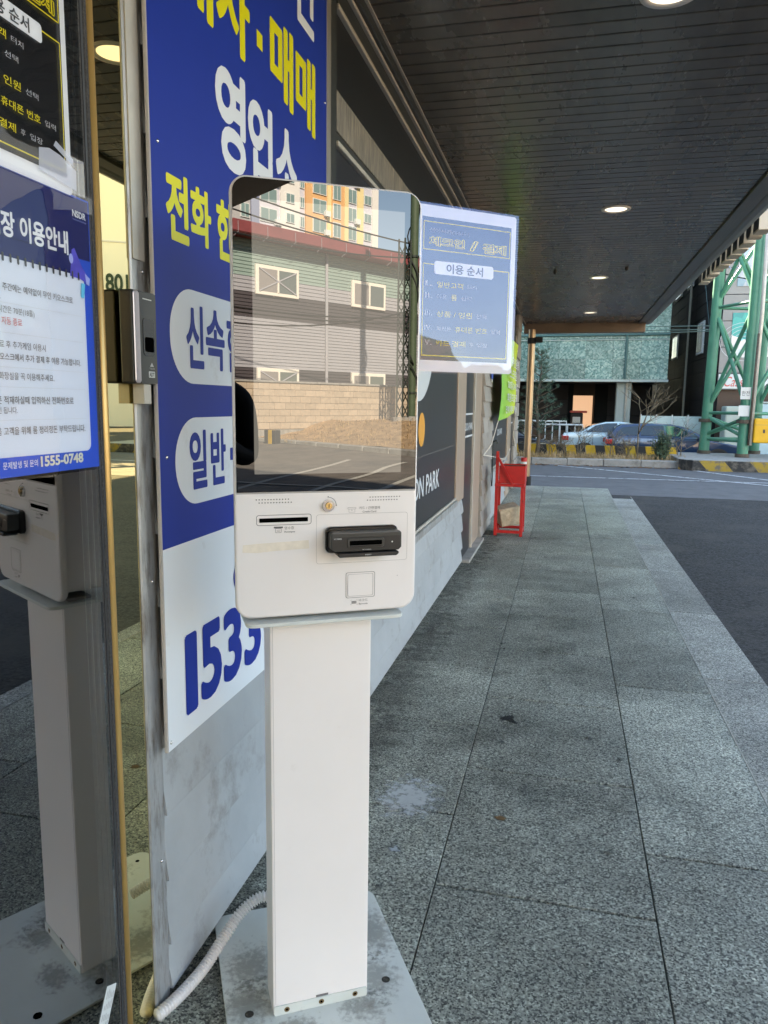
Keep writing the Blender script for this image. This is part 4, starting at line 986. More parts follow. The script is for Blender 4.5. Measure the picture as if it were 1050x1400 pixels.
# ------------------------------------------------------------------ things along the platform
rs = thing('red_stand', 'red welded steel stand with an open tray beside the shop wall', 'stand', (.37, 7.9, 0))
T = .032
for (x, y, h) in ((.225, 7.73, .885), (.490, 7.73, .52), (.225, 8.06, .52), (.490, 8.06, .52)):
    box('leg', (x, y, .001), (x+T, y+T, h), 'red_paint', rs, bevel=.002)
for (lo, hi) in (((.258, 7.732, .03), (.489, 7.76, .06)), ((.258, 8.062, .03), (.489, 8.09, .06)), ((.227, 7.763, .03), (.255, 8.059, .06)), ((.492, 7.763, .03), (.520, 8.059, .06)),
                 ((.222, 7.726, .521), (.525, 7.76, .55)), ((.222, 8.064, .521), (.525, 8.094, .55)), ((.222, 7.761, .521), (.255, 8.063, .55)), ((.492, 7.761, .521), (.525, 8.063, .55))):
    box('rail', lo, hi, 'red_paint', rs, bevel=.002)
tr = MB(); tr.box((.26, 7.75, .552), (.53, 7.762, .735)); tr.box((.26, 8.06, .552), (.53, 8.072, .735)); tr.box((.26, 7.7625, .552), (.272, 8.0595, .735)); tr.box((.518, 7.7625, .552), (.53, 8.0595, .735)); tr.box((.2725, 7.7625, .552), (.5175, 8.0595, .562))
tr.build('tray', 'red_paint', rs, bevel=.002)
box('tray_liner', (.274, 7.764, .70), (.516, 8.058, .722), 'red_inside', rs)
MB().tube([(.245, 7.725, .83), (.40, 7.725, .552)], .015, 4).build('brace', 'red_paint', rs)
b = MB(); rr = random.Random(5)
sb = MB().box((-.115, -.09, 0), (.115, .09, .20)).mesh('stone_block', bevel=.018, bseg=2, name='stone_block')
for v in sb.vertices: v.co += V(rr.uniform(-.008, .008), rr.uniform(-.008, .008), rr.uniform(-.008, .008))
o = put('stone_block', sb, None, (.373, 7.92, .105)); o.rotation_euler = (R(6), R(-11), R(24)); tag(o, 'rough tan stone block lying in the bottom of the red stand', 'stone block')
bn = thing('green_banner', 'green and lime fabric banner with white lettering hung on the shop wall', 'banner', (.2, 9.5, 1.2))
mb_ = mat('banner_green', (0.20, 0.50, 0.035), .6)
N = mb_.node_tree.nodes; L = mb_.node_tree.links; geo = N.new('ShaderNodeNewGeometry'); sx = N.new('ShaderNodeSeparateXYZ'); L.new(geo.outputs['Position'], sx.inputs[0])
mr = N.new('ShaderNodeMapRange'); mr.inputs['From Min'].default_value = 8.2; mr.inputs['From Max'].default_value = 10.8; L.new(sx.outputs['Y'], mr.inputs['Value'])
cr = N.new('ShaderNodeValToRGB'); cr.color_ramp.elements[0].color = (.20, .52, .06, 1); cr.color_ramp.elements[1].color = (.55, .68, .03, 1); L.new(mr.outputs[0], cr.inputs[0]); L.new(cr.outputs[0], N['Principled BSDF'].inputs['Base Color'])
nx, nz = 14, 8; vs = []
def ban(a, c): return V(.20+.02*math.sin(a*5+c*2)+.015*math.sin(c*6), 8.12+a*2.72, (1.19+.06*a)+(c)*(2.16-1.19-.02*a+.03*math.sin(a*3.1)))
for j in range(nz+1):
    for i in range(nx+1): vs.append(ban(i/nx, j/nz))
MB().add(vs, [(j*(nx+1)+i, j*(nx+1)+i+1, (j+1)*(nx+1)+i+1, (j+1)*(nx+1)+i) for j in range(nz) for i in range(nx)]).build('cloth', 'banner_green', bn, smooth=True)
FBn = (V(.245, 0, 0), V(0, 1, 0), V(0, 0, 1), V(1, 0, 0))
for s, y0, y1, z0, z1 in (('무인운영', 9.3, 10.5, 1.83, 1.95), ('스크린', 8.95, 10.2, 1.68, 1.80), ('365일 24시간', 8.75, 10.45, 1.55, 1.65), ('회원모집 중', 8.7, 10.4, 1.40, 1.50), ('단체 예약 가능', 8.55, 10.4, 1.265, 1.355)):
    text(s, FBn, y0, z0, y1, z1, 'film_white', bn, bold=.02)
MB().tube([V(.2, 8.12, 1.19), V(.17, 7.75, .95), V(.13, 7.42, .86)], .006, 5).build('rope', 'rope', bn)
MB().tube([V(.13, 7.42, .86), V(.2, 7.7, .83), V(.25, 8.6, .74), V(.22, 9.8, .80)], .006, 5).build('rope', 'rope', bn)
MB().tube([V(.2, 10.84, 1.25), V(.16, 11.3, .9), V(.2, 11.7, .6)], .008, 5).build('rope', 'rope', bn)
MB().tube([V(.2, 10.84, 2.11), V(.12, 11.6, 2.4)], .008, 5).build('rope', 'rope', bn)
hk = thing('wall_hook', 'black metal hook fixed on the tan siding above the red stand', 'hook', (.13, 8.2, .6))
box('back_plate', (.124, 8.38, .45), (.135, 8.42, .95), 'dark_trim', hk); MB().tube([(.13, 8.40, .95), (.17, 8.38, .97), (.18, 8.37, .93)], .01, 6).build('hook_arm', 'dark_trim', hk)
bt = thing('blue_wall_tag', 'small blue round tag on the siding under the laminated poster', 'tag', (.14, 8.0, 1.63))
MB().tube([(.124, 8.02, 1.70), (.136, 8.02, 1.70)], .075, 20).build('disc', 'bluetag', bt); box('tag_strap', (.124, 7.99, 1.60), (.132, 8.05, 1.64), 'label_white', bt)
dp = thing('downpipe', 'coppery round downpipe standing at the far end of the shop wall', 'downpipe', (.275, 13.35, -.3))
MB().tube([(.275, 13.35, -.29), (.275, 13.35, 2.66)], .062, 20).build('pipe', 'downpipe', dp, smooth=True, autos=.7)
MB().tube([(.275, 13.35, 2.42), (.275, 13.35, 2.52)], .075, 16).build('clamp', 'rubber', dp, smooth=True, autos=.7)
box('camera_arm', (.33, 13.28, 2.44), (.46, 13.36, 2.53), 'rubber', dp, bevel=.01)
MB().tube([(.275, 13.35, -.295), (.275, 13.35, .12)], .085, 16).build('pipe_shoe', 'rubber', dp, smooth=True, autos=.7)
bo = thing('short_post', 'short red and white reflective post beside the foot of the downpipe', 'post', (.30, 12.6, 0))
MB().tube([(.26, 12.62, .002), (.26, 12.62, .50)], .05, 14).build('shaft', 'red_paint', bo, smooth=True, autos=.7)
for z in (.16, .36): MB().tube([(.26, 12.62, z), (.26, 12.62, z+.07)], .0515, 14).build('reflector_band', 'label_white', bo, smooth=True, autos=.7)

# ------------------------------------------------------------------ far side of the street
kb = box('kerb', (-14, 21.72, -.5), (4.0, 21.98, -.12), 'mortar'); tag(kb, None, kind='structure')
me = MB().box((.004, 0, 0), (.996, .27, .215)).mesh('concrete', bevel=.02)
for i in range(18): put('kerb_stone', me, kb, (-14+i, 21.70+random.uniform(-.006, .006), -.318+random.uniform(-.01, .01)))
vg = MB(); nx, ny = 46, 8
vg.add([(-14+18.4*i/nx, 21.975+1.5*j/ny, -.13+.05*math.sin(i*1.7+j)+.03*math.sin(i*.6+2*j) if 0 < j else -.125) for j in range(ny+1) for i in range(nx+1)], [(j*(nx+1)+i, j*(nx+1)+i+1, (j+1)*(nx+1)+i+1, (j+1)*(nx+1)+i) for j in range(ny) for i in range(nx)])
tag(vg.build('planting_strip', 'straw', smooth=True), None, kind='structure')
def blades(name, m, n, region, h0, h1, w=.012, label=None, cat=None, seed=1, lean=.5):
    rr = random.Random(seed); b = MB()
    for _ in range(n):
        x, y, z = region(rr); a = rr.uniform(0, 6.28); h = rr.uniform(h0, h1); d = V(math.cos(a), math.sin(a), 0); l = rr.uniform(0, lean)*h
        s = V(-d.y, d.x, 0)*w*rr.uniform(.5, 1.3); p = V(x, y, z); q = p+d*l*.4+V(0, 0, h*.6); t = p+d*l+V(0, 0, h)
        b.add([p-s, p+s, q+s*.6, q-s*.6, t], [(0, 1, 2, 3), (3, 2, 4)])
    return tag(b.build(name, m), label, cat, kind='stuff')
blades('dry_grass', 'straw', 3800, lambda r: (r.uniform(-6, 4.2), r.uniform(22.0, 23.0) if r.random() < .85 else 21.98, -.14), .05, .24, .012, 'dry straw coloured grass growing on the planting strip', 'grass', 3, 1.1)
rr = random.Random(12); b = MB()
for _ in range(260):
    x, y = rr.uniform(-1, 4.6), rr.uniform(21.3, 21.68); a = rr.uniform(0, 6.28); s = rr.uniform(.02, .05); d = V(math.cos(a), math.sin(a), rr.uniform(-.2, .3))*s; e = V(-math.sin(a), math.cos(a), rr.uniform(0, .4))*s*.6
    p = V(x, y, -.28); b.add([p-d-e, p+d-e, p+d+e, p-d+e], [(0, 1, 2, 3)])
tag(b.build('fallen_leaves', 'dead_leaf'), 'brown fallen leaves lying along the foot of the kerb', 'leaves', kind='stuff')
br = thing('striped_barrier', 'low yellow and black striped concrete barrier behind the planting strip', 'barrier', (0, 23.5, -.3))
for i in range(42):
    y_ = i % 2
    x = -8+i*.29+random.uniform(-.01, .01)
    fr = (V(x, 23.45, -.35), V(1, 0, 0), V(0, 0, 1), V(0, 1, 0)); sl_ = -.10
    MB().prism([(.002-sl_*.5, 0), (.288-sl_*.5, 0), (.288+sl_*.5, .545), (.002+sl_*.5, .545)], fr, .20).build('barrier_block', 'barrier_yellow' if y_ else 'barrier_black', br)
pl = MB().prism([(3.95, 21.45), (4.25, 21.06), (14, 21.3), (14, 24.9), (3.95, 24.6)], (V(0, 0, -.5), V(1, 0, 0), V(0, 1, 0), V(0, 0, 1)), .498)
pp = tag(pl.build('pylon_plinth', 'concrete', bevel=.02), 'concrete plinth with worn yellow and black stripes under the steel pylon', 'plinth')
fr = V(3.948, 21.448, 0), V(4.248, 21.058, 0), V(14, 21.298, 0)
b = MB()
for p, q in ((fr[0], fr[1]), (fr[1], fr[2])): b.add([p+V(-.003, -.004, -.29), q+V(-.003, -.004, -.29), q+V(-.003, -.004, -.015), p+V(-.003, -.004, -.015)], [(0, 1, 2, 3)])
b.build('stripe_paint', 'hazard', pp)

def pylon(name, label, legs, top, r, ztop, levels, m='pylon_green', rb=.055, z0=0.0):
    o = thing(name, label, 'pylon', (legs[0][0], legs[0][1], z0))
    c = V(sum(p[0] for p in legs)/len(legs), sum(p[1] for p in legs)/len(legs), 0)
    def at(i, z): p = V(legs[i][0], legs[i][1], 0); t = (z-z0)/30*top; return V(p.x+(c.x-p.x)*t, p.y+(c.y-p.y)*t, z)
    n = len(legs)
    for i in range(n):
        lg = MB().tube([at(i, z0), at(i, ztop)], r, 16).build('leg', m, o, smooth=True, autos=.8)
        MB().tube([at(i, z0+.95), at(i, z0+1.05)], r*1.5, 16).build('flange', 'rust', lg, smooth=True, autos=.7)
        MB().tube([at(i, z0), at(i, z0+.1)], r*1.25, 14).build('foot_ring', 'rust', lg, smooth=True, autos=.7)
    for i in range(n):
        k = (i+1) % n
        for a, bz in zip(levels[:-1], levels[1:]):
            MB().tube([at(i, a), at(k, a)], rb*.85, 8).build('strut', m, o, smooth=True, autos=.8)
            MB().tube([at(i, a+.12), at(k, bz-.12)], rb, 8).build('brace', m, o, smooth=True, autos=.8)
            MB().tube([at(k, a+.12), at(i, bz-.12)], rb, 8).build('brace', m, o, smooth=True, autos=.8)
    return o
LG = [(5.03, 24.2), (5.80, 22.75), (7.35, 23.3), (6.55, 24.75)]
py = pylon('steel_pylon', 'green tubular steel lattice pylon standing on the striped plinth', LG, .35, .15, 16, [.45, .98 + .25, 4.3, 6.9, 9.6, 12.5])
# cable riser and fittings on the pylon's near leg
MB().tube([(5.93, 22.56, .35), (5.97, 22.55, 3.9), (5.93, 22.58, 7.5)], .055, 10).build('cable_riser', 'light_trim', py, smooth=True)
MB().tube([(5.90, 22.54, .35), (5.93, 22.53, 3.4)], .035, 8).build('cable_riser', 'rust', py, smooth=True)
yb = tag(MB().box((5.99, 22.45, .42), (6.49, 22.72, 1.10)).build('meter_box', 'yellow_box', bevel=.05, bseg=3), 'yellow meter box hung on the front of the green pylon', 'meter box')
box('lid_seam', (6.0, 22.4485, .92), (6.48, 22.4498, .926), 'seam', yb); box('latch', (6.22, 22.443, .70), (6.27, 22.4498, .80), 'rust', yb)
box('number_plate', (5.60, 22.585, 1.62), (5.86, 22.595, 1.95), 'label_white', py); box('number_plate', (5.58, 22.585, 1.15), (5.86, 22.595, 1.45), 'label_white', py)
text('한전', (V(0, 22.584, 0), V(1, 0, 0), V(0, 0, 1), V(0, -1, 0)), 5.63, 1.72, 5.83, 1.85, 'poster_ink', py, lift=.002)

# --- pine, bare shrub, bush
def pine(o, x, y, z0, H, seed):
    rr = random.Random(seed)
    tp = [V(x+.05*math.sin(i*.9), y+.03*math.cos(i*1.3), z0+H*i/10) for i in range(11)]
    MB().tube(tp, [.055*(1-i/10.5)+.006 for i in range(11)], 8).build('trunk', 'bark', o, smooth=True)
    bb = MB(); nd = MB()
    for lv in range(13):
        t = .20+.78*lv/12; p0 = V(x, y, z0+H*t); n = 5 if lv < 10 else 4
        for k in range(n):
            a = 6.28*k/n+lv*1.1+rr.uniform(-.3, .3); L = (1.02-.82*t)*rr.uniform(.65, 1.15)*H*.34
            d = V(math.cos(a), math.sin(a), .25+.5*t); d.normalize()
            q = [p0+d*L*s+V(0, 0, -.05*L*math.sin(s*2.4)) for s in (0, .35, .7, 1)]
            bb.tube(q, [.016, .012, .008, .004], 5)
            for s in [.45, .6, .75, .88, 1.0]:
                if rr.random() < .14: continue
                c = p0+d*L*s+V(rr.uniform(-.07, .07), rr.uniform(-.07, .07), rr.uniform(-.03, .06))
                for _ in range(34):
                    v = V(rr.gauss(0, 1), rr.gauss(0, 1), rr.gauss(.35, .8)).normalized(); v = (v+d*.6).normalized(); l = rr.uniform(.07, .15)
                    w_ = v.orthogonal().normalized()*.0035; nd.add([c-w_, c+w_, c+v*l], [(0, 1, 2)])
    bb.build('branches', 'bark', o, smooth=True); nd.build('crown', 'needles', o)
t = thing('pine_tree', 'young sparse pine tree standing behind the downpipe', 'tree', (.10, 22.7, -.13)); pine(t, .10, 22.7, -.15, 3.05, 4)
t = thing('pine_tree', 'second young pine half hidden at the shop corner', 'tree', (-1.35, 22.9, -.13)); pine(t, -1.35, 22.9, -.15, 2.6, 9); t['group'] = 'young pines on the planting strip'
def bare(name, label, x, y, z0, H, seed, m='twig', lean=.5, depth=4, r0=.035, spread=.7):
    o = thing(name, label, 'shrub', (x, y, z0)); rr = random.Random(seed); b = MB()
    def grow(p, d, L, r, k):
        q = p+d*L; mid = p+d*L*.5+V(rr.uniform(-1, 1), rr.uniform(-1, 1), 0)*L*.06
        b.tube([p, mid, q], [r, r*.85, r*.65], 5)
        if k == 0: return
        for _ in range(rr.choice((2, 3, 3))):
            e = (d+V(rr.gauss(0, spread), rr.gauss(0, spread), rr.gauss(.15, .3))).normalized(); grow(q if rr.random() < .6 else mid, e, L*rr.uniform(.6, .85), r*.62, k-1)
    n = max(1, int(3*lean*2))
    for i in range(n): grow(V(x+rr.uniform(-.08, .08), y, z0), V(rr.gauss(0, .25*lean), rr.gauss(0, .2), 1).normalized(), H*.36, r0, depth)
    b.build('branches', m, o, smooth=True); return o
bare('bare_tree', 'leafless young tree with upright twigs in front of the navy car', 3.02, 22.6, -.15, 2.15, 21, lean=.18, depth=5, r0=.03, spread=.6)
bare('bare_shrub', 'leafless twiggy shrub in front of the pale blue car', 1.35, 22.7, -.15, 1.2, 5, lean=.5, depth=4, r0=.016)
bare('bare_shrub', 'leafless shrub of thin brown twigs near the navy car tail', 2.25, 22.6, -.15, 1.05, 8, lean=.6, depth=4, r0=.014)
bare('bare_shrub', 'tangle of dry brown twigs at the foot of the young pine', .55, 22.8, -.15, .85, 14, lean=.7, depth=4, r0=.012)
bare('bare_shrub', 'low thorny shrub between the pale blue car and the downpipe', .95, 22.75, -.15, .8, 27, lean=.8, depth=4, r0=.012)
bare('bare_shrub', 'low brown shrub just left of the dark green bush', 2.75, 22.5, -.15, .8, 33, lean=.9, depth=4, r0=.012)
bare('bare_shrub', 'dry leaning twigs rising beside the green pylon', 4.15, 22.9, -.15, 1.5, 19, lean=.35, depth=4, r0=.016, spread=.8)
def bush(label, x, y, z0, rx, rz, seed, m='bush_leaf'):
    o = thing('bush', label, 'bush', (x, y, z0)); rr = random.Random(seed); lf = MB(); stt = MB()
    for _ in range(46):
        a = rr.uniform(0, 6.28); e = rr.uniform(.15, 1.45); d = V(math.cos(a)*math.cos(e)*rx, math.sin(a)*math.cos(e)*rx, math.sin(e)*rz*2)*rr.uniform(.6, 1.05)
        p = V(x, y, z0); stt.tube([p, p+d*.55+V(0, 0, .05), p+d], [.010, .006, .003], 4)
        for s in (.4, .5, .6, .7, .8, .9, 1.0):
            c = p+d*s
            for _ in range(11):
                v = V(rr.gauss(0, 1), rr.gauss(0, 1), rr.gauss(.3, .8)).normalized()*rr.uniform(.04, .10); w_ = v.orthogonal().normalized()*.014
                c2 = c+V(rr.gauss(0, .04), rr.gauss(0, .04), rr.gauss(0, .04)); lf.add([c2, c2+v*.5+w_, c2+v, c2+v*.5-w_], [(0, 1, 2, 3)])
    stt.build('stems', 'twig', o); lf.build('foliage', m, o); return o
bush('dense dark green bush beside the left end of the plinth', 3.62, 22.35, -.15, .36, .42, 3)

# --- cars
def car(label, x0, y, zw, L, H, W, paint, kind, group, flip=False):
    o = thing('parked_car', label, 'car', (x0+L/2, y, zw), R(180) if flip else 0, group=group, local=True)
    X = lambda u: (u-.5)*L
    if kind == 'sedan':
        low = [(0, .30), (.0, .60), (.015, .70), (.16, .735), (.30, .70), (.72, .66), (.97, .52), (1.0, .40), (1.0, .20), (.0, .18)]
        cab = [(.13, .70), (.24, .90), (.34, .985), (.45, 1.0), (.56, .965), (.74, .665)]
        win = [[(.19, .73), (.265, .90), (.35, .955), (.435, .965), (.44, .73)], [(.455, .73), (.45, .965), (.55, .935), (.665, .72)]]
    else:
        low = [(.01, .30), (.0, .45), (.02, .66), (.10, .70), (.30, .69), (.70, .66), (.95, .54), (1.0, .42), (1.0, .20), (.01, .18)]
        cab = [(.015, .68), (.075, .90), (.12, .97), (.30, 1.0), (.47, .985), (.56, .935), (.74, .655)]
        win = [[(.075, .73), (.115, .90), (.235, .945), (.24, .73)], [(.255, .73), (.25, .95), (.415, .955), (.42, .73)], [(.437, .73), (.432, .955), (.51, .94), (.665, .72)]]
    hw = lambda z: W/2*(1.0 if z < .62 else 1-.36*((z-.62)/.38)**1.15) - (W*.035 if z < .3 else 0)
    def shell(prof, b, closed_bottom=True):
        A = [V(X(u), -hw(z), z*H) for u, z in prof]; B = [V(X(u), hw(z), z*H) for u, z in prof]; k = len(prof)
        b.add(A+B, [tuple(range(k))[::-1], tuple(range(k, 2*k))]+[(i, (i+1) % k, k+(i+1) % k, k+i) for i in range(k)])
    b = MB(); shell(low[::-1], b); b.build('body', paint, o, smooth=True, bevel=.05, bseg=3, autos=.8)
    b = MB(); shell(cab[::-1], b); b.build('cabin', paint, o, smooth=True, bevel=.04, bseg=3, autos=.8)
    for s in (-1, 1):
        for w_ in win:
            q = [V(X(u), s*(hw(z)+.008), z*H) for u, z in w_]
            MB().add(q, [tuple(range(len(q))) if s > 0 else tuple(range(len(q)))[::-1]]).build('side_window', 'car_glass', o)
    def end_glass(p, q):
        n = V((q[1]-p[1])*H, 0, -(X(q[0])-X(p[0]))); n = n.normalized()*(.012 if n.z > 0 else -.012)
        a0, a1 = p, q; b = MB()
        b.add([V(X(a0[0]), -hw(a0[1])*.9, a0[1]*H)+n, V(X(a0[0]), hw(a0[1])*.9, a0[1]*H)+n, V(X(a1[0]), hw(a1[1])*.88, a1[1]*H)+n, V(X(a1[0]), -hw(a1[1])*.88, a1[1]*H)+n], [(0, 1, 2, 3)]); return b
    if kind == 'sedan': rw, fw = ((.155, .74), (.235, .89)), ((.715, .70), (.575, .94))
    else: rw, fw = ((.028, .72), (.07, .885)), ((.715, .69), (.575, .915))
    end_glass(*rw).build('rear_window', 'car_glass', o); end_glass(*fw).build('windscreen', 'car_glass', o)
    for u in (.185, .80):
        for s in (-1, 1):
            c = V(X(u), s*(W/2-.10), .325); wh = MB().tube([c+V(0, -.1, 0), c+V(0, .1, 0)], .325, 24).build('wheel', 'rubber', o, smooth=True, autos=.7)
            MB().tube([c+V(0, s*.098, 0), c+V(0, s*.108, 0)], [.215, .19], 18).build('rim', 'rim', wh)
            MB().tube([c+V(0, s*.065, 0), c+V(0, s*.0985, 0)], .385, 24).build('wheel_arch', 'car_trim', o)
    for s in (-1, 1):
        f = V(X(.0), s*(W/2-.20), .575*H)
        MB().box((X(0)-.012, min(s*(W/2-.34), s*(W/2+.008)), .52*H), (X(.055), max(s*(W/2-.34), s*(W/2+.008)), .635*H)).build('tail_light', 'tail_red', o, bevel=.02)
        MB().box((X(.945), min(s*(W/2-.4), s*(W/2-.02)), .43*H), (X(1.0)+.006, max(s*(W/2-.4), s*(W/2-.02)), .50*H)).build('headlight', 'head_lens', o, bevel=.02)
        MB().box((X(.645), min(s*(W/2-.02), s*(W/2+.17)), .66*H), (X(.68), max(s*(W/2-.02), s*(W/2+.17)), .74*H)).build('door_mirror', paint, o, bevel=.03)
        for u in (.30, .50): MB().box((X(u), min(s*W/2, s*(W/2+.02)), .60*H), (X(u)+.18, max(s*W/2, s*(W/2+.02)), .62*H)).build('door_handle', paint, o)
        b = MB()
        for u in (.245, .445, .66): b.box((X(u), min(s*(W/2-.005), s*(W/2+.002)), .25*H), (X(u)+.012, max(s*(W/2-.005), s*(W/2+.002)), .66*H))
        b.build('door_gap', 'car_trim', o)
    MB().box((X(0)-.01, -.26, .36*H), (X(0)-.002, .26, .43*H)).build('number_plate', 'label_white', o)
    MB().box((X(.002), -W/2+.06, .14*H), (X(.998), W/2-.06, .22*H)).build('underbody', 'car_trim', o)
    return o
GC = 'cars parked beyond the striped barrier'
car('pale blue sedan parked behind the barrier with its tail to the left', .80, 29.9, -.68, 4.6, 1.50, 1.82, 'car_blue', 'sedan', GC)
car('dark navy hatchback parked in front of the pale blue sedan', 2.28, 27.6, -.68, 4.55, 1.50, 1.82, 'car_navy', 'hatch', GC)
car('dark car nose seen at the far left behind the downpipe', -3.75, 27.4, -.68, 4.5, 1.47, 1.8, 'car_black', 'sedan', GC)

# --- railing
rl = thing('white_railing', 'low white metal railing left of the pale blue car', 'railing', (.0, 32, -.68))
def rail(x0, x1, y, zt):
    MB().tube([(x0, y, zt), (x1, y, zt)], .035, 8).build('rail', 'rail_white', rl); MB().tube([(x0, y, -.40), (x1, y, -.40)], .03, 8).build('rail', 'rail_white', rl)
    n = int((x1-x0)/.28); mm = MB().tube([(0, 0, 0), (0, 0, zt+.40)], .02, 6).mesh('rail_white')
    for i in range(n+1): put('baluster', mm, rl, (x0+i*(x1-x0)/n, y, -.40))
rail(-3.2, .95, 33.5, .72); rail(-.2, 1.6, 31.6, .62)

# --- teal mosaic building
tb = thing('mosaic_building', 'teal mosaic clad building raised on a column beyond the street', 'building', (-5, 40, -.68))
box('upper_wall', (-26, 36, 2.62), (5.28, 80, 13.5), 'teal_mosaic', tb)  # stretched far back so its unseen bulk blocks the sun
tpm = MB().box((.006, 0, .006), (1.194, .04, .894)).mesh('teal_mosaic', bevel=.004)
for j in range(6):
    for i in range(7): put('facade_slab', tpm, tb, (5.275-1.2*(i+1), 35.962+random.uniform(-.004, .004), 2.63+j*.9))
box('bottom_trim', (-26.02, 35.92, 2.50), (5.33, 36.3, 2.62), 'teal_trim', tb, bevel=.02)
box('ceiling', (-26, 36.3, 2.56), (5.2, 80, 2.615), 'dark_recess', tb)
box('column', (3.14, 36.4, -.70), (3.80, 37.0, 2.56), 'column', tb, bevel=.03); MB().tube([(3.55, 36.33, -.6), (3.58, 36.33, 2.5)], .05, 8).build('column_pipe', 'light_trim', tb)
MB().tube([(-8, 35.9, 4.55), (5.28, 35.9, 4.62)], .05, 8).build('wall_pipe', 'teal_pipe', tb); MB().tube([(3.45, 35.9, 2.65), (3.45, 35.9, 4.6)], .06, 8).build('wall_pipe', 'teal_pipe', tb)
MB().tube([(-8, 35.9, 4.35), (5.28, 35.9, 4.40)], .02, 6).build('wall_pipe', 'teal_trim', tb)
wn_ = box('window', (-.9, 35.93, 5.45), (1.0, 35.99, 7.0), 'win_frame', tb, bevel=.01); box('pane', (-.8, 35.915, 5.52), (.05, 35.929, 6.9), 'pane_far', wn_); box('pane', (.1, 35.915, 5.52), (.9, 35.929, 6.9), 'pane_far', wn_)
pnl = MB().box((.01, 0, .01), (1.99, .05, .79)).mesh('dark_recess', bevel=.01)
for i in range(8):
    for j in range(4):
        x = -11.0+i*2
        if 1.2 <= x+1 <= 2.4: continue
        put('wall_panel', pnl, tb, (x, 41, -.68+j*.8))
for j in range(4): put('wall_panel', pnl, tb, (5.0-1.9, 41.02, -.68+j*.8))
box('back_wall', (-26, 41.06, -.7), (1.25, 79, 2.555), 'joint_dark', tb); box('back_wall', (2.35, 41.06, -.7), (5.2, 79, 2.555), 'joint_dark', tb)  # filled solid to the rear to stop sun passing underneath
box('door_head', (1.25, 41.06, 1.95), (2.35, 41.3, 2.56), 'brown_recess', tb)
box('low_wall', (-2.5, 39.5, -.7), (1.0, 39.7, .15), 'brown_recess', tb)
box('doorway_glow_panel', (1.252, 44.0, -.7), (2.348, 44.1, 2.3), 'doorway_glow', tb)  # glowing panel added to imitate the bright passage behind the doorway
tbx = thing('post_box', 'dark red post box standing in front of the glowing doorway panel', 'post box', (1.4, 39.2, -.68))
box('box_body', (1.15, 39.0, .05), (1.75, 39.5, 1.05), 'dark_recess', tbx, bevel=.04); box('box_hood', (1.10, 38.95, 1.052), (1.95, 39.55, 1.16), 'art_red', tbx, bevel=.03); box('box_label', (1.25, 38.985, .55), (1.62, 38.997, .85), 'shop_sign_white', tbx); box('box_leg', (1.35, 39.2, -.68), (1.55, 39.35, .048), 'dark_recess', tbx)
fpn = thing('glass_fence', 'pale aqua panel fence in front of the black clad building', 'fence', (5, 34, -.68))
for i in range(5): box('fence_panel', (4.0+i*.62, 33.0, -.5), (4.58+i*.62, 33.05, 1.02), 'fence_panel', fpn, bevel=.01); box('fence_post', (3.955+i*.62, 32.98, -.68), (3.995+i*.62, 33.07, 1.08), 'rail_white', fpn)

shade_bld = thing('shade_building', 'unseen rendered building added behind the end of the shop to shade the street', 'building', (-8, 24, -.3))
box('wall', (-16, 15.5, -.6), (-2.6, 34, 11.6), 'wall_plain', shade_bld); box('parapet', (-16.1, 15.4, 11.6), (-2.5, 34.1, 12.3), 'concrete', shade_bld, bevel=.03)  # out-of-view block added to keep sun off the street
for j in range(3):
    for i in range(6):
        w_ = box('window', (-2.61, 16.5+i*2.9, 1.2+j*3.4), (-2.55, 18.2+i*2.9, 2.9+j*3.4), 'win_frame', shade_bld); box('pane', (-2.549, 16.62+i*2.9, 1.32+j*3.4), (-2.54, 18.08+i*2.9, 2.78+j*3.4), 'pane_far', w_)
# --- black and grey clad building
gb = thing('panel_building', 'dark panel clad building with a grey shop front beyond the pylon', 'building', (10, 40, -.68))
XS, YS = 6.62, 32.0
box('core', (XS+.06, YS+.06, -.7), (17, 60, 13.9), 'joint_dark', gb)
bm_ = MB().box((0, .015, .012), (.05, 2.985, .588)).mesh('dark_panel', bevel=.006)
for j in range(24):
    for i in range(9): put('side_panel', bm_, gb, (XS, YS+.06+i*3.0, -.68+j*.6))
gm = MB().box((.012, 0, .012), (1.488, .05, .988)).mesh('grey_panel', bevel=.006)
for j in range(11):
    for i in range(7): put('front_panel', gm, gb, (XS+.05+i*1.5, YS, 2.75+j*1.0))
for (y0, y1, z0, z1) in ((47.3, 49.8, 4.0, 5.3), (43.2, 45.3, 4.0, 5.3), (35.4, 37.0, 3.75, 5.15), (43.0, 45.2, 7.2, 8.6), (39.3, 41.0, 7.2, 8.7), (36, 37.6, 7.6, 9.0)):
    w_ = box('window', (XS-.06, y0, z0), (XS+.02, y1, z1), 'win_frame', gb, bevel=.01); box('pane', (XS-.072, y0+.15, z0+.1), (XS-.061, (y0+y1)/2-.05, z1-.1), 'pane_far', w_); box('pane', (XS-.072, (y0+y1)/2+.05, z0+.1), (XS-.061, y1-.15, z1-.1), 'pane_far', w_)
MB().tube([(XS-.07, 39.6, -.6), (XS-.07, 39.6, 10)], .05, 8).build('downpipe', 'light_trim', gb); MB().tube([(XS-.08, 32.4, -.6), (XS-.08, 32.4, 13)], .055, 8).build('downpipe', 'light_trim', gb)
MB().tube([(XS-.09, 37.5, 9), (XS-.09, 33.4, 4.2), (XS-.3, 31.9, 1.5)], .02, 6).build('cable', 'wire_teal', gb)
FGb = (V(0, YS-.03, 0), V(1, 0, 0), V(0, 0, 1), V(0, -1, 0))
def art(x0, z0, x1, z1, m): return box('poster_panel', (x0, YS-.03, z0), (x1, YS+.02, z1), m, gb)
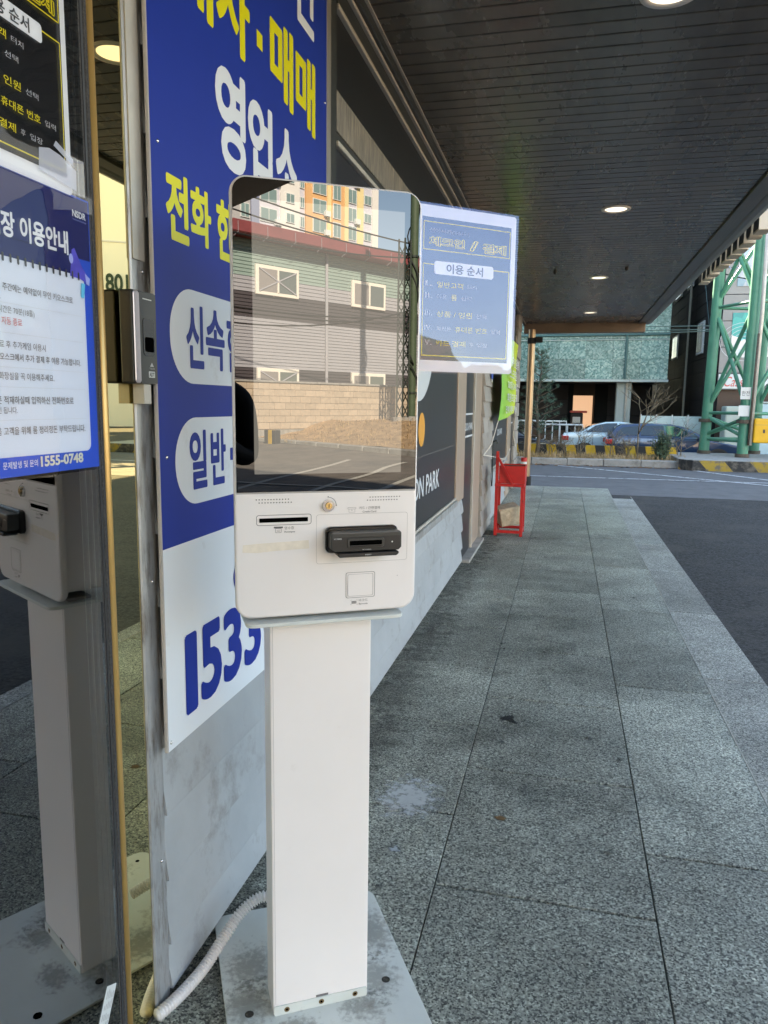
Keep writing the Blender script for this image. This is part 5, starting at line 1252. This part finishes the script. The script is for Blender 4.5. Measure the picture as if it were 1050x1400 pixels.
a1 = art(7.05, 3.35, 8.85, 5.05, 'art_teal'); face('artwork', [(7.06, 3.36), (8.84, 3.36), (8.84, 3.95), (8.3, 4.15), (7.7, 3.98), (7.06, 4.2)], FGb, .004, 'art_pink', a1)
b = MB(); b.sheet([(7.62, 4.78), (7.82, 4.72), (7.72, 4.58), (7.56, 4.66)], FGb, .008); b.build('artwork', 'art_red', a1)
b = MB()
for k in range(5): b.ring(circ(7.55, 3.95, .28+.16*k, 24, .22+.13*k), circ(7.55, 3.95, .265+.16*k, 24, .207+.13*k), FGb, .006)
b.build('artwork', 'film_white', a1)
a2 = art(7.12, 6.05, 10.4, 8.9, 'art_blue')
b = MB()
for k in range(7): b.ring(circ(8.2, 7.3, .25+.22*k, 28, .2+.17*k), circ(8.2, 7.3, .235+.22*k, 28, .187+.17*k), FGb, .006)
b.build('artwork', 'poster_lilac', a2)
art(9.1, 3.35, 10.4, 5.05, 'art_navy')
s_ = box('shop_sign', (6.66, YS-.12, 2.10), (12, YS-.002, 2.74), 'shop_sign_dark', gb); box('sign_panel', (6.68, YS-.14, 2.14), (7.62, YS-.121, 2.70), 'shop_sign_white', s_)
FSs = (V(0, YS-.141, 0), V(1, 0, 0), V(0, 0, 1), V(0, -1, 0))
text('Cass', FSs, 6.86, 2.22, 7.55, 2.60, 'art_red', s_, lift=.003, bold=.0, slant=.25); text('BAR', (V(0, YS-.121, 0), V(1, 0, 0), V(0, 0, 1), V(0, -1, 0)), 7.95, 2.20, 9.1, 2.66, 'film_white', s_, lift=.003, bold=.02, slant=.2)
box('shop_opening', (6.72, YS+.0, -.68), (12, YS+.055, 2.09), 'brown_recess', gb)
ct = thing('refrigerated_cabinet', 'pale aqua storage cabinet standing behind the green pylon', 'cabinet', (8.4, 30.5, -.68))
box('cabinet_body', (7.6, 30.2, -.5), (9.6, 31.4, 1.55), 'container', ct, bevel=.06, bseg=2); box('cabinet_top', (7.58, 30.18, 1.56), (9.62, 31.42, 1.63), 'container_pale', ct, bevel=.02); box('door_gap', (8.55, 30.192, -.4), (8.57, 30.2, 1.5), 'seam', ct)
ct2 = thing('storage_locker', 'narrow pale green locker left of the aqua cabinet', 'locker', (7.1, 30.7, -.68))
box('locker_body', (6.75, 30.4, -.68), (7.38, 31.2, 1.45), 'container_pale', ct2, bevel=.03); box('locker_door', (6.80, 30.385, -.5), (7.33, 30.399, 1.38), 'container_pale', ct2, bevel=.004)
ct3 = thing('parked_van', 'white van body seen between the pylon legs at the right edge', 'van', (11.5, 30, -.68))
box('van_body', (10.0, 29.4, -.35), (14.2, 31.2, 1.75), 'shop_sign_white', ct3, bevel=.15, bseg=3); box('side_window', (10.4, 29.385, .75), (11.9, 29.399, 1.4), 'car_glass', ct3)
for x in (10.8, 13.3): MB().tube([(x, 29.36, -.36), (x, 29.56, -.36)], .32, 20).build('wheel', 'rubber', ct3, smooth=True, autos=.7)
# overhead cables across the street
for k, (a, c, s, m) in enumerate((((-8, 30, 4.75), (6.5, 31.8, 4.55), .12, 'wire_teal'), ((-8, 30, 4.62), (6.5, 31.8, 4.42), .15, 'wire_teal'), ((-8, 30.2, 4.5), (6.5, 31.8, 4.36), .2, 'wire_teal'), ((5.1, 24.2, 5.3), (14, 30, 4.9), .2, 'wire'))):
    p, q = V(*a), V(*c); pts = [p.lerp(q, i/14)+V(0, 0, -s*4*(i/14)*(1-i/14)) for i in range(15)]
    tag(MB().tube(pts, .018, 5).build('overhead_cable', m, smooth=True), ['topmost of the overhead cables crossing in front of the mosaic building', 'middle of the overhead cables crossing in front of the mosaic building', 'lowest of the overhead cables crossing in front of the mosaic building', 'dark overhead cable leaving the green pylon to the right'][k], 'cable', 'overhead cables across the street')

# ------------------------------------------------------------------ the lot behind the camera (seen in the touchscreen)
fa = R(4); FDr = V(math.cos(fa), math.sin(fa), 0); FNr = V(-math.sin(fa), math.cos(fa), 0); FQ = V(19.845, -18.803, 0)
def FR(front=0.0): return (FQ+FNr*front, FDr, V(0, 0, 1), FNr)
fb = thing('factory_building', 'grey banded factory building with a red roof edge across the lot', 'building', (19.8, -18.8, .8))
def fbox(name, a0, a1, z0, z1, f0, f1, m, parent, bevel=0.0):
    return MB().obox(FQ+FDr*a0+FNr*f0+V(0, 0, z0), FDr*(a1-a0), FNr*(f1-f0), V(0, 0, z1-z0)).build(name, m, parent, bevel=bevel)
fbox('core', -16, 9, .3, 7.0, -16, -.06, 'fac_soffit', fb)
def corr(name, z0, z1, m):
    n = max(2, int((z1-z0)/.115)); b = MB(); prof = []
    for i in range(n):
        z = z0+(z1-z0)*i/n; h = (z1-z0)/n; prof += [(z, 0.0), (z+h*.72, 0.0), (z+h*.82, -.028), (z+h*.94, -.028)]
    prof.append((z1, 0.0)); A = [FQ+FDr*(-16)+FNr*f+V(0, 0, z) for z, f in prof]; B = [FQ+FDr*9+FNr*f+V(0, 0, z) for z, f in prof]; k = len(prof)
    b.add(A+B, [(i, i+1, k+i+1, k+i) for i in range(k-1)]); b.build(name, m, fb)
for z0, z1, m in ((.3, 2.6, 'fac_dark'), (2.6, 4.37, 'fac_light'), (4.37, 5.23, 'fac_dark'), (5.23, 5.76, 'fac_light'), (5.76, 7.0, 'fac_teal')): corr('cladding_band', z0, z1, m)
rf = MB().obox(FQ+FDr*(-16.5)+FNr*(-16.5)+V(0, 0, 7.02), FDr*26, FNr*17.2, V(0, 0, .40)).build('roof', 'fac_roof', fb, bevel=.03)
for i in range(14):
    a = -8+i*1.2; MB().tube([FQ+FDr*a+FNr*.72+V(0, 0, 7.35), FQ+FDr*a+FNr*.73+V(0, 0, 7.0), FQ+FDr*(a-.12)+FNr*.60+V(0, 0, 6.86)], .009, 4).build('gutter_clip', 'fac_light', rf)
fbox('downpipe', -.05, .05, .8, 7.0, .01, .11, 'fac_light', fb, .02)
def fwin(a0, a1, z0, z1, cross=False):
    w_ = fbox('window', a0, a1, z0, z1, .002, .10, 'fac_frame', fb, .01); t = .12; mid = (a0+a1)/2
    # the left half in the reflection is the right half of the real window
    fbox('pane', a0+t, mid-.04, z0+t, z1-t, .095, .106, 'fac_pane_dull', w_); fbox('pane', mid+.04, a1-t, z0+t, z1-t, .095, .106, 'fac_pane', w_)
    fbox('inner_frame', mid-.035, mid+.035, z0+t, z1-t, .095, .125, 'fac_frame', w_)
    if cross:
        for (p, q) in (((a0+t, z0+t), (a1-t, z1-t)), ((a0+t, z1-t), (a1-t, z0+t))):
            P_, Q_ = FQ+FDr*p[0]+FNr*.112+V(0, 0, p[1]), FQ+FDr*q[0]+FNr*.112+V(0, 0, q[1]); MB().tube([P_, Q_], .03, 4).build('tape_cross', 'fac_light', w_)
for (a0, z0, c) in ((-3.27, 5.17, True), (1.29, 5.17, False), (-8.3, 5.17, False), (5.4, 5.17, False)): fwin(a0, a0+1.9 if a0 < 0 else a0+1.84, z0, 6.20, c)
for (a0, c) in ((-3.25, True), (1.30, False), (-8.3, False), (5.4, False)): fwin(a0, a0+1.88, 1.55, 2.60, c)
# block wall in front of it
bw = thing('block_wall', 'tan concrete block boundary wall in front of the grey factory', 'wall', FQ+FNr*4+V(0, 0, .6))
fbox('mortar_core', -11, 4.5, .2, 1.955, 3.84, 3.98, 'concrete', bw)
bm_ = MB().obox(FDr*.004+V(0, 0, .004), FDr*.392, FNr*.04, V(0, 0, .192)).mesh('block', bevel=.006)
for j in range(-1, 6):
    for i in range(38):
        a = -10.95+i*.40+(.2 if j % 2 else 0)
        put('brick', bm_, bw, FQ+FDr*a+FNr*(3.97+random.uniform(-.003, .003))+V(0, 0, .755+j*.20))
fbox('coping', -11.02, 4.6, 1.956, 2.02, 3.80, 4.05, 'concrete', bw, .01)
# dirt verge and kerb
def zd(x, y): return .30+.52*smooth01((x-12.5)/4.5)+.03*math.sin(x*2.1+y*1.3)+.02*math.sin(x*5+y*3.7)
dx = axis([(12.45, 17, 30), (17, 42, 18)]); dy = axis([(-30, -15.5, 6), (-15.5, -3, 40), (-3, 20, 8)])
def kx(y): return 0.16*max(-6, min(0, y+7.5))*-1     # kerb swings outward to the rear
d = MB(); d.add([(x+kx(y)*(1-smooth01((x-13)/4)), y, zd(x, y)) for y in dy for x in dx], [(j*len(dx)+i, j*len(dx)+i+1, (j+1)*len(dx)+i+1, (j+1)*len(dx)+i) for j in range(len(dy)-1) for i in range(len(dx)-1)])
tag(d.build('dirt_verge', 'dirt', smooth=True), None, kind='structure')
kv = MB()
k2 = box('verge_kerb', (11.9, -30, -.4), (11.95, 20, -.35), 'mortar'); tag(k2, None, kind='structure')
y = -20.0
while y < 10:
    p, q = V(12.25+kx(y), y, .03), V(12.25+kx(y+1), y+1, .03); e = (q-p).normalized(); n_ = V(e.y, -e.x, 0)
    MB().obox(p+e*.006, e*.985, n_*.22, V(0, 0, .30)).build('kerb_stone', 'concrete', k2, bevel=.02); y += 1.0
blades('verge_weeds', 'straw', 1500, lambda r: (lambda x, y: (x, y, zd(x, y)-.01))(r.uniform(12.9, 20), r.uniform(-14.3, -5)), .04, .16, .012, 'sparse dry weeds scattered on the dirt verge', 'weeds', 8, 1.2)
# thin pale wavy streaks across the lot
for k, (p, q) in enumerate((((6.2, -7.6), (11.2, -9.0)), ((5.6, -4.9), (11.0, -6.4)), ((7.6, -9.0), (9.2, -3.0)), ((8.6, -5.4), (11.2, -4.4)), ((7.0, -6.3), (11.4, -7.6)))):
    p, q = V(*p, 0), V(*q, 0); n = 12; e = (q-p).normalized(); s = V(-e.y, e.x, 0)*.06; b = MB(); vs = []
    for i in range(n+1):
        c = p.lerp(q, i/n)+V(.05*math.sin(i*1.3+k), .05*math.sin(i*.9+k*2), 0); z = zg(c.x, c.y)+.010+.002*k
        vs += [V(c.x-s.x, c.y-s.y, z), V(c.x+s.x, c.y+s.y, z)]
    b.add(vs, [(2*i, 2*i+1, 2*i+3, 2*i+2) for i in range(n)]); tag(b.build('lot_streak', 'edge_pale'), None, kind='structure')
hb = thing('hazard_block', 'short yellow and black block at the corner of the dirt verge', 'hazard block', (12.9, -13.4, .3))
for i in range(3): box('block_face', (12.80, -13.95+i*.16, .12), (13.0, -13.795+i*.16, .60), 'barrier_yellow' if i == 1 else 'barrier_black', hb, bevel=.01)
# second pylon: olive pole wound with cables beside a dark lattice mast
PB = FQ+FNr*6
pm_ = thing('cable_pole', 'olive green tubular pole wound with cables beside the factory', 'pole', PB+FDr*(-1.42)+V(0, 0, .86))
base = PB+FDr*(-1.42)
MB().tube([base+V(0, 0, .80), base+FDr*(.0)+V(0, 0, 11)], .135, 16).build('shaft', 'pylon_olive', pm_, smooth=True, autos=.8)
MB().tube([base+V(0, 0, .72), base+V(0, 0, .98)], .32, 14).build('footing', 'concrete', pm_)
for z in (1.7, 5.9): MB().tube([base+V(0, 0, z), base+V(0, 0, z+.06)], .17, 14).build('collar', 'pylon_dark', pm_)
for k in range(3):
    pts = [base+V(math.cos(.5*i+k*2)*(.16+.10*math.sin(i*.37+k)), math.sin(.5*i+k*2)*(.16+.06*math.sin(i*.6)), 1.5+k*1.1+i*.22) for i in range(32)]
    MB().tube(pts, .022, 5).build('wound_cable', 'wire', pm_, smooth=True)
lm = thing('lattice_mast', 'dark steel lattice mast left of the olive pole', 'mast', PB+FDr*(-1.85)+V(0, 0, .86))
c0 = PB+FDr*(-1.83)
cs = [c0+FDr*sx*.13+FNr*sy*.13 for sx, sy in ((-1, -1), (1, -1), (1, 1), (-1, 1))]
for c in cs: MB().tube([c+V(0, 0, .8), c+V(0, 0, 6.4)], .028, 6).build('leg', 'pylon_dark', lm)
z = .95; k = 0
while z < 6.1:
    for i in range(4):
        p, q = cs[i], cs[(i+1) % 4]; MB().tube([(p if k % 2 else q)+V(0, 0, z), (q if k % 2 else p)+V(0, 0, z+.42)], .018, 4).build('lacing', 'pylon_dark', lm)
    z += .44; k += 1
MB().tube([c0+V(0, 0, .74), c0+V(0, 0, .95)], .34, 12).build('footing', 'concrete', lm)
# cables across the factory front
for k, (a0, z0, a1, z1, f, s) in enumerate(((-14, 7.6, -1.4, 6.0, 5, .5), (-14, 6.6, -1.4, 5.9, 5.2, .55), (-14, 4.5, -1.5, 4.1, 5.6, .5), (-14, 4.2, -1.5, 3.9, 5.4, .35), (-14, 8.2, -1.4, 6.3, 4.6, .4), (-12, 4.0, -1.5, 4.3, 5.0, .7))):
    p, q = FQ+FDr*a0+FNr*f+V(0, 0, z0), FQ+FDr*a1+FNr*6+V(0, 0, z1); pts = [p.lerp(q, i/16)+V(0, 0, -s*4*(i/16)*(1-i/16)) for i in range(17)]
    tag(MB().tube(pts, .022, 5).build('factory_cable', 'wire', smooth=True), 'thin dark cable sagging in front of the grey factory, %s' % ['second from the top', 'third from the top', 'third from the bottom', 'second from the bottom', 'highest of them', 'lowest of them'][k], 'cable', 'cables sagging in front of the factory')

# ------------------------------------------------------------------ apartment towers
ap = thing('apartment_tower', 'white and orange apartment tower rising behind the factory roof', 'building', FQ+FNr*(-72)+FDr*57)
AW = -72
def abox(name, a0, a1, z0, z1, f0, f1, m, parent): return fbox(name, a0, a1, z0, z1, AW+f0, AW+f1, m, parent)
abox('core', 36, 71.2, 0, 62, -14, -.1, 'apt_white', ap)
for (a0, a1, m, f) in ((36, 42.6, 'apt_white', .0), (42.6, 45.8, 'apt_grey', -.05), (45.8, 47.2, 'apt_blue', .2), (47.2, 51.0, 'apt_lilac', .0), (51.0, 54.6, 'apt_white', .25), (54.6, 55.75, 'apt_lilac', .0), (55.75, 60.0, 'apt_orange', .35), (60.0, 61.0, 'apt_cream', .15), (61.0, 63.6, 'apt_orange', .35), (63.6, 64.4, 'apt_cream', .45), (64.4, 66.6, 'apt_lilac', .0), (66.6, 68.0, 'apt_cream', .1), (68.0, 69.9, 'apt_lilac', .0), (69.9, 71.3, 'apt_white', .2)):
    abox('wall_bay', a0, a1, 0, 62, -.1, f+.1, m, ap)
for j in range(20):
    z = 5.0+j*2.86
    def awin(a0, a1, z0, z1, f, ac=False):
        w_ = abox('window', a0, a1, z0, z1, f, f+.18, 'apt_frame', ap); m_ = (a0+a1)/2
        abox('pane', a0+.1, m_-.05, z0+.1, z1-.1, f+.17, f+.20, 'apt_pane', w_); abox('pane', m_+.05, a1-.1, z0+.1, z1-.1, f+.17, f+.20, 'apt_pane', w_)
        if ac: u_ = abox('air_conditioner', a1-.5, a1+.5, z0-.25, z0+.55, f+.2, f+.65, 'apt_frame', w_)
    if not (14 < z < 46): continue
    awin(47.4, 50.4, z, z+2.0, .1, j % 2 == 0); awin(51.9, 53.5, z+.5, z+1.9, .35); awin(54.75, 55.6, z+.3, z+1.9, .1); awin(57.0, 59.7, z, z+2.1, .45, j % 3 != 1); awin(61.1, 62.7, z-.2, z+2.1, .45); awin(64.5, 66.4, z, z+2.2, .1, j % 2 == 1); awin(68.1, 69.7, z+.4, z+1.9, .1); awin(44.0, 45.5, z, z+2.0, .05)
# the neighbouring tower that the gold jamb reflects
t2 = thing('apartment_tower', 'plain cream apartment tower numbered 108 beyond the street to the right', 'building', (36, 57, 0))
tn = V(-.54, -.84, 0).normalized(); tr_ = V(-tn.y, tn.x, 0)
tc = V(-.77+.54*64, .83*64, 0)
def tbox(name, a0, a1, z0, z1, f0, f1, m, parent): return MB().obox(tc+tr_*a0+tn*f0+V(0, 0, z0), tr_*(a1-a0), tn*(f1-f0), V(0, 0, z1-z0)).build(name, m, parent)
tbox('wall', -9, 9, -1, 46, -12, 0, 'apt_white', t2)
for z in (8.0, 13.5, 19): tbox('string_course', -9.05, 9.05, z, z+.12, -.01, .06, 'apt_lilac', t2)
for a in (-3.2, 3.4): tbox('wall_joint', a, a+.1, -1, 46, -.01, .05, 'apt_lilac', t2)
text('108', (tc+tn*.05, tr_, V(0, 0, 1), tn), -.85, 9.75, .85, 11.15, 'num_green', t2, lift=.03, bold=.03)
for j in range(4):
    for a in (-7.6, -5.2, 4.8, 7.0):
        w_ = tbox('window', a, a+1.5, 3+j*2.9, 4.6+j*2.9, .0, .1, 'apt_frame', t2); tbox('pane', a+.1, a+.7, 3.1+j*2.9, 4.5+j*2.9, .09, .12, 'apt_pane', w_)
# wooded hill on the horizon
hl = MB(); nx, ny = 60, 10; vs = []
for j in range(ny+1):
    for i in range(nx+1):
        a = R(-34+64*i/nx); rr_ = 190+14*j; h = (24+7*math.sin(i*.23)+4*math.sin(i*.61+1)+2*math.sin(i*1.9))*math.sin(math.pi*j/ny)*smooth01(i/8)*smooth01((nx-i)/8)+1.2*math.sin(i*7.3+j*3.1)*(1 if 0 < j < ny else 0)
        vs.append((rr_*math.cos(a), rr_*math.sin(a), h-1))
hl.add(vs, [(j*(nx+1)+i, j*(nx+1)+i+1, (j+1)*(nx+1)+i+1, (j+1)*(nx+1)+i) for j in range(ny) for i in range(nx)])
tag(hl.build('hill', 'hill_green'), None, kind='structure')

# ------------------------------------------------------------------ the photographer (only the touchscreen shows them)
fwd = V(-.515, .857, 0); rgt = V(.857, .515, 0); up = V(0, 0, 1)
bc = V(CX, CY, 0)+rgt*.195-fwd*.46
def B(r, f, z): return bc+rgt*r+fwd*f+up*z
def skin_mesh(verts, edges, radii, sub=2):
    me = bpy.data.meshes.new('s'); me.from_pydata(verts, edges, []); o = bpy.data.objects.new('s', me)
    o.modifiers.new('skin', 'SKIN'); sv = me.skin_vertices[0].data
    for i, r in enumerate(radii): sv[i].radius = r if hasattr(r, '__len__') else (r, r)
    sv[0].use_root = True
    s = o.modifiers.new('sub', 'SUBSURF'); s.levels = sub; s.render_levels = sub
    out = convert(o)
    bpy.data.objects.remove(o); return out
VV = []; EE = []; RR = []
def node(p, r, par=None):
    VV.append(tuple(p)); RR.append(r)
    if par is not None: EE.append((par, len(VV)-1))
    return len(VV)-1
pel = node(B(0, 0, .92), (.17, .125)); wst = node(B(0, .0, 1.08), (.175, .12), pel); chs = node(B(.0, .01, 1.27), (.185, .12), wst); nb = node(B(.03, .02, 1.415), (.085, .075), chs)
nk = node(B(.045, .04, 1.475), .054, nb); hb1 = node(B(.05, .06, 1.545), (.070, .085), nk); hb2 = node(B(.05, .06, 1.62), (.076, .095), hb1); hb3 = node(B(.05, .055, 1.675), (.060, .075), hb2)
phone_c = V(CX, CY, CZ)-_f*.012
for s in (-1, 1):
    hp = node(B(s*.095, 0, .86), .098, pel); kn = node(B(s*.11, .02, .48), .066, hp); ak = node(B(s*.115, -.01, .10), .045, kn); to = node(B(s*.13, .13, .045), (.045, .035), ak)
    sh = node(B(s*.185, .01, 1.365), .068, nb); el = node(B(s*.205, .04, 1.10), .055, sh)
    wr_t = phone_c+rgt*(s*.105)-fwd*.02+up*(-.075); wr = node(wr_t, .029, el); hand = node(phone_c+rgt*(s*.093)-fwd*.012+up*(-.02), (.030, .020), wr)
body = skin_mesh(VV, EE, RR)
# fingers and thumbs, each its own chain rooted in the palm, curled round the phone's edge
parts_ = [body]
for s in (-1, 1):
    pc = phone_c+rgt*(s*.093)-fwd*.012+up*(-.02)
    for k, (dz, ln) in enumerate(((.020, .95), (.006, 1.05), (-.009, 1.0), (-.023, .8))):
        a = pc+up*dz; ch = [a, a+rgt*(-s*.004)+fwd*.010*ln, a+rgt*(-s*.018*ln)+fwd*.0125, a+rgt*(-s*.032*ln)+fwd*.0115]
        parts_.append(skin_mesh([tuple(p) for p in ch], [(0, 1), (1, 2), (2, 3)], [.0095, .009, .0085, .007], 1))
    a = pc+up*.004-fwd*.006; ch = [a, a+rgt*(-s*.012)+up*.022-fwd*.012, a+rgt*(-s*.030)+up*.034-fwd*.012, a+rgt*(-s*.044)+up*.040-fwd*.010]
    parts_.append(skin_mesh([tuple(p) for p in ch], [(0, 1), (1, 2), (2, 3)], [.012, .011, .010, .008], 1))
bm = bmesh.new()
for m_ in parts_: bm.from_mesh(m_)
me = bpy.data.meshes.new('person')
bm.to_mesh(me); bm.free()
for m_ in ('jacket', 'trousers', 'skin', 'shoes'): me.materials.append(MATS[m_])
hc = B(.05, .06, 1.6)
for p in me.polygons:
    c = p.center; p.use_smooth = True
    if c.z > 1.455: p.material_index = 2
    elif (c-phone_c).length < .125 and c.z > 1.26: p.material_index = 2
    elif c.z < .075: p.material_index = 3
    elif c.z < .93: p.material_index = 1
ps = put('person', me); tag(ps, 'person in dark clothes holding up a phone, reflected at the left of the touchscreen', 'person')
def rel(name, fn, m, parent): b = MB(); fn(b); return b.build(name, m, parent, smooth=True)
def hairf(b):
    vs = []; seg = 18; rn = 8
    for i in range(rn+1):
        th = R(118)*i/rn
        for j in range(seg):
            ph = 2*math.pi*j/seg; d = rgt*math.cos(ph)*math.sin(th)*.088+fwd*math.sin(ph)*math.sin(th)*.107+up*math.cos(th)*.105
            if math.sin(ph) > .2 and i > 4: d = d*.93+up*.02
            vs.append(B(.05, .05, 1.615)+d)
    b.add(vs, [(i*seg+j, (i+1)*seg+j, (i+1)*seg+(j+1) % seg, i*seg+(j+1) % seg) for i in range(rn) for j in range(seg)])
rel('hair', hairf, 'hair', ps)
def facef(b):
    b.tube([B(.05, .150, 1.60), B(.05, .172, 1.565), B(.05, .150, 1.556)], [.008, .013, .010], 8)
    for s in (-1, 1): b.ball(B(.05+s*.079, .055, 1.585), .022, 8, (.5, .6, 1.2))
rel('nose_and_ears', facef, 'skin', ps)
def eyef(b):
    for s in (-1, 1): b.ball(B(.05+s*.030, .142, 1.60), .011, 8)
rel('eyes', eyef, 'hair', ps)
def mouthf(b): b.tube([B(.028, .140, 1.528), B(.05, .150, 1.527), B(.072, .140, 1.528)], [.003, .005, .003], 6)
rel('mouth', mouthf, 'poster_red', ps)
collar = MB(); collar.tube([B(.04, .03, 1.415), B(.043, .035, 1.462)], [.085, .072], 16); collar.build('collar', 'jacket', ps, smooth=True)
ph = MB().obox(phone_c-_r*.078-_u*.038-_f*.005, _r*.156, _u*.076, _f*.008).build('phone', 'phone', bevel=.004, bseg=2); tag(ph, 'black phone held sideways in both hands by the photographer', 'phone')

bpy.data.scenes.remove(TMP)
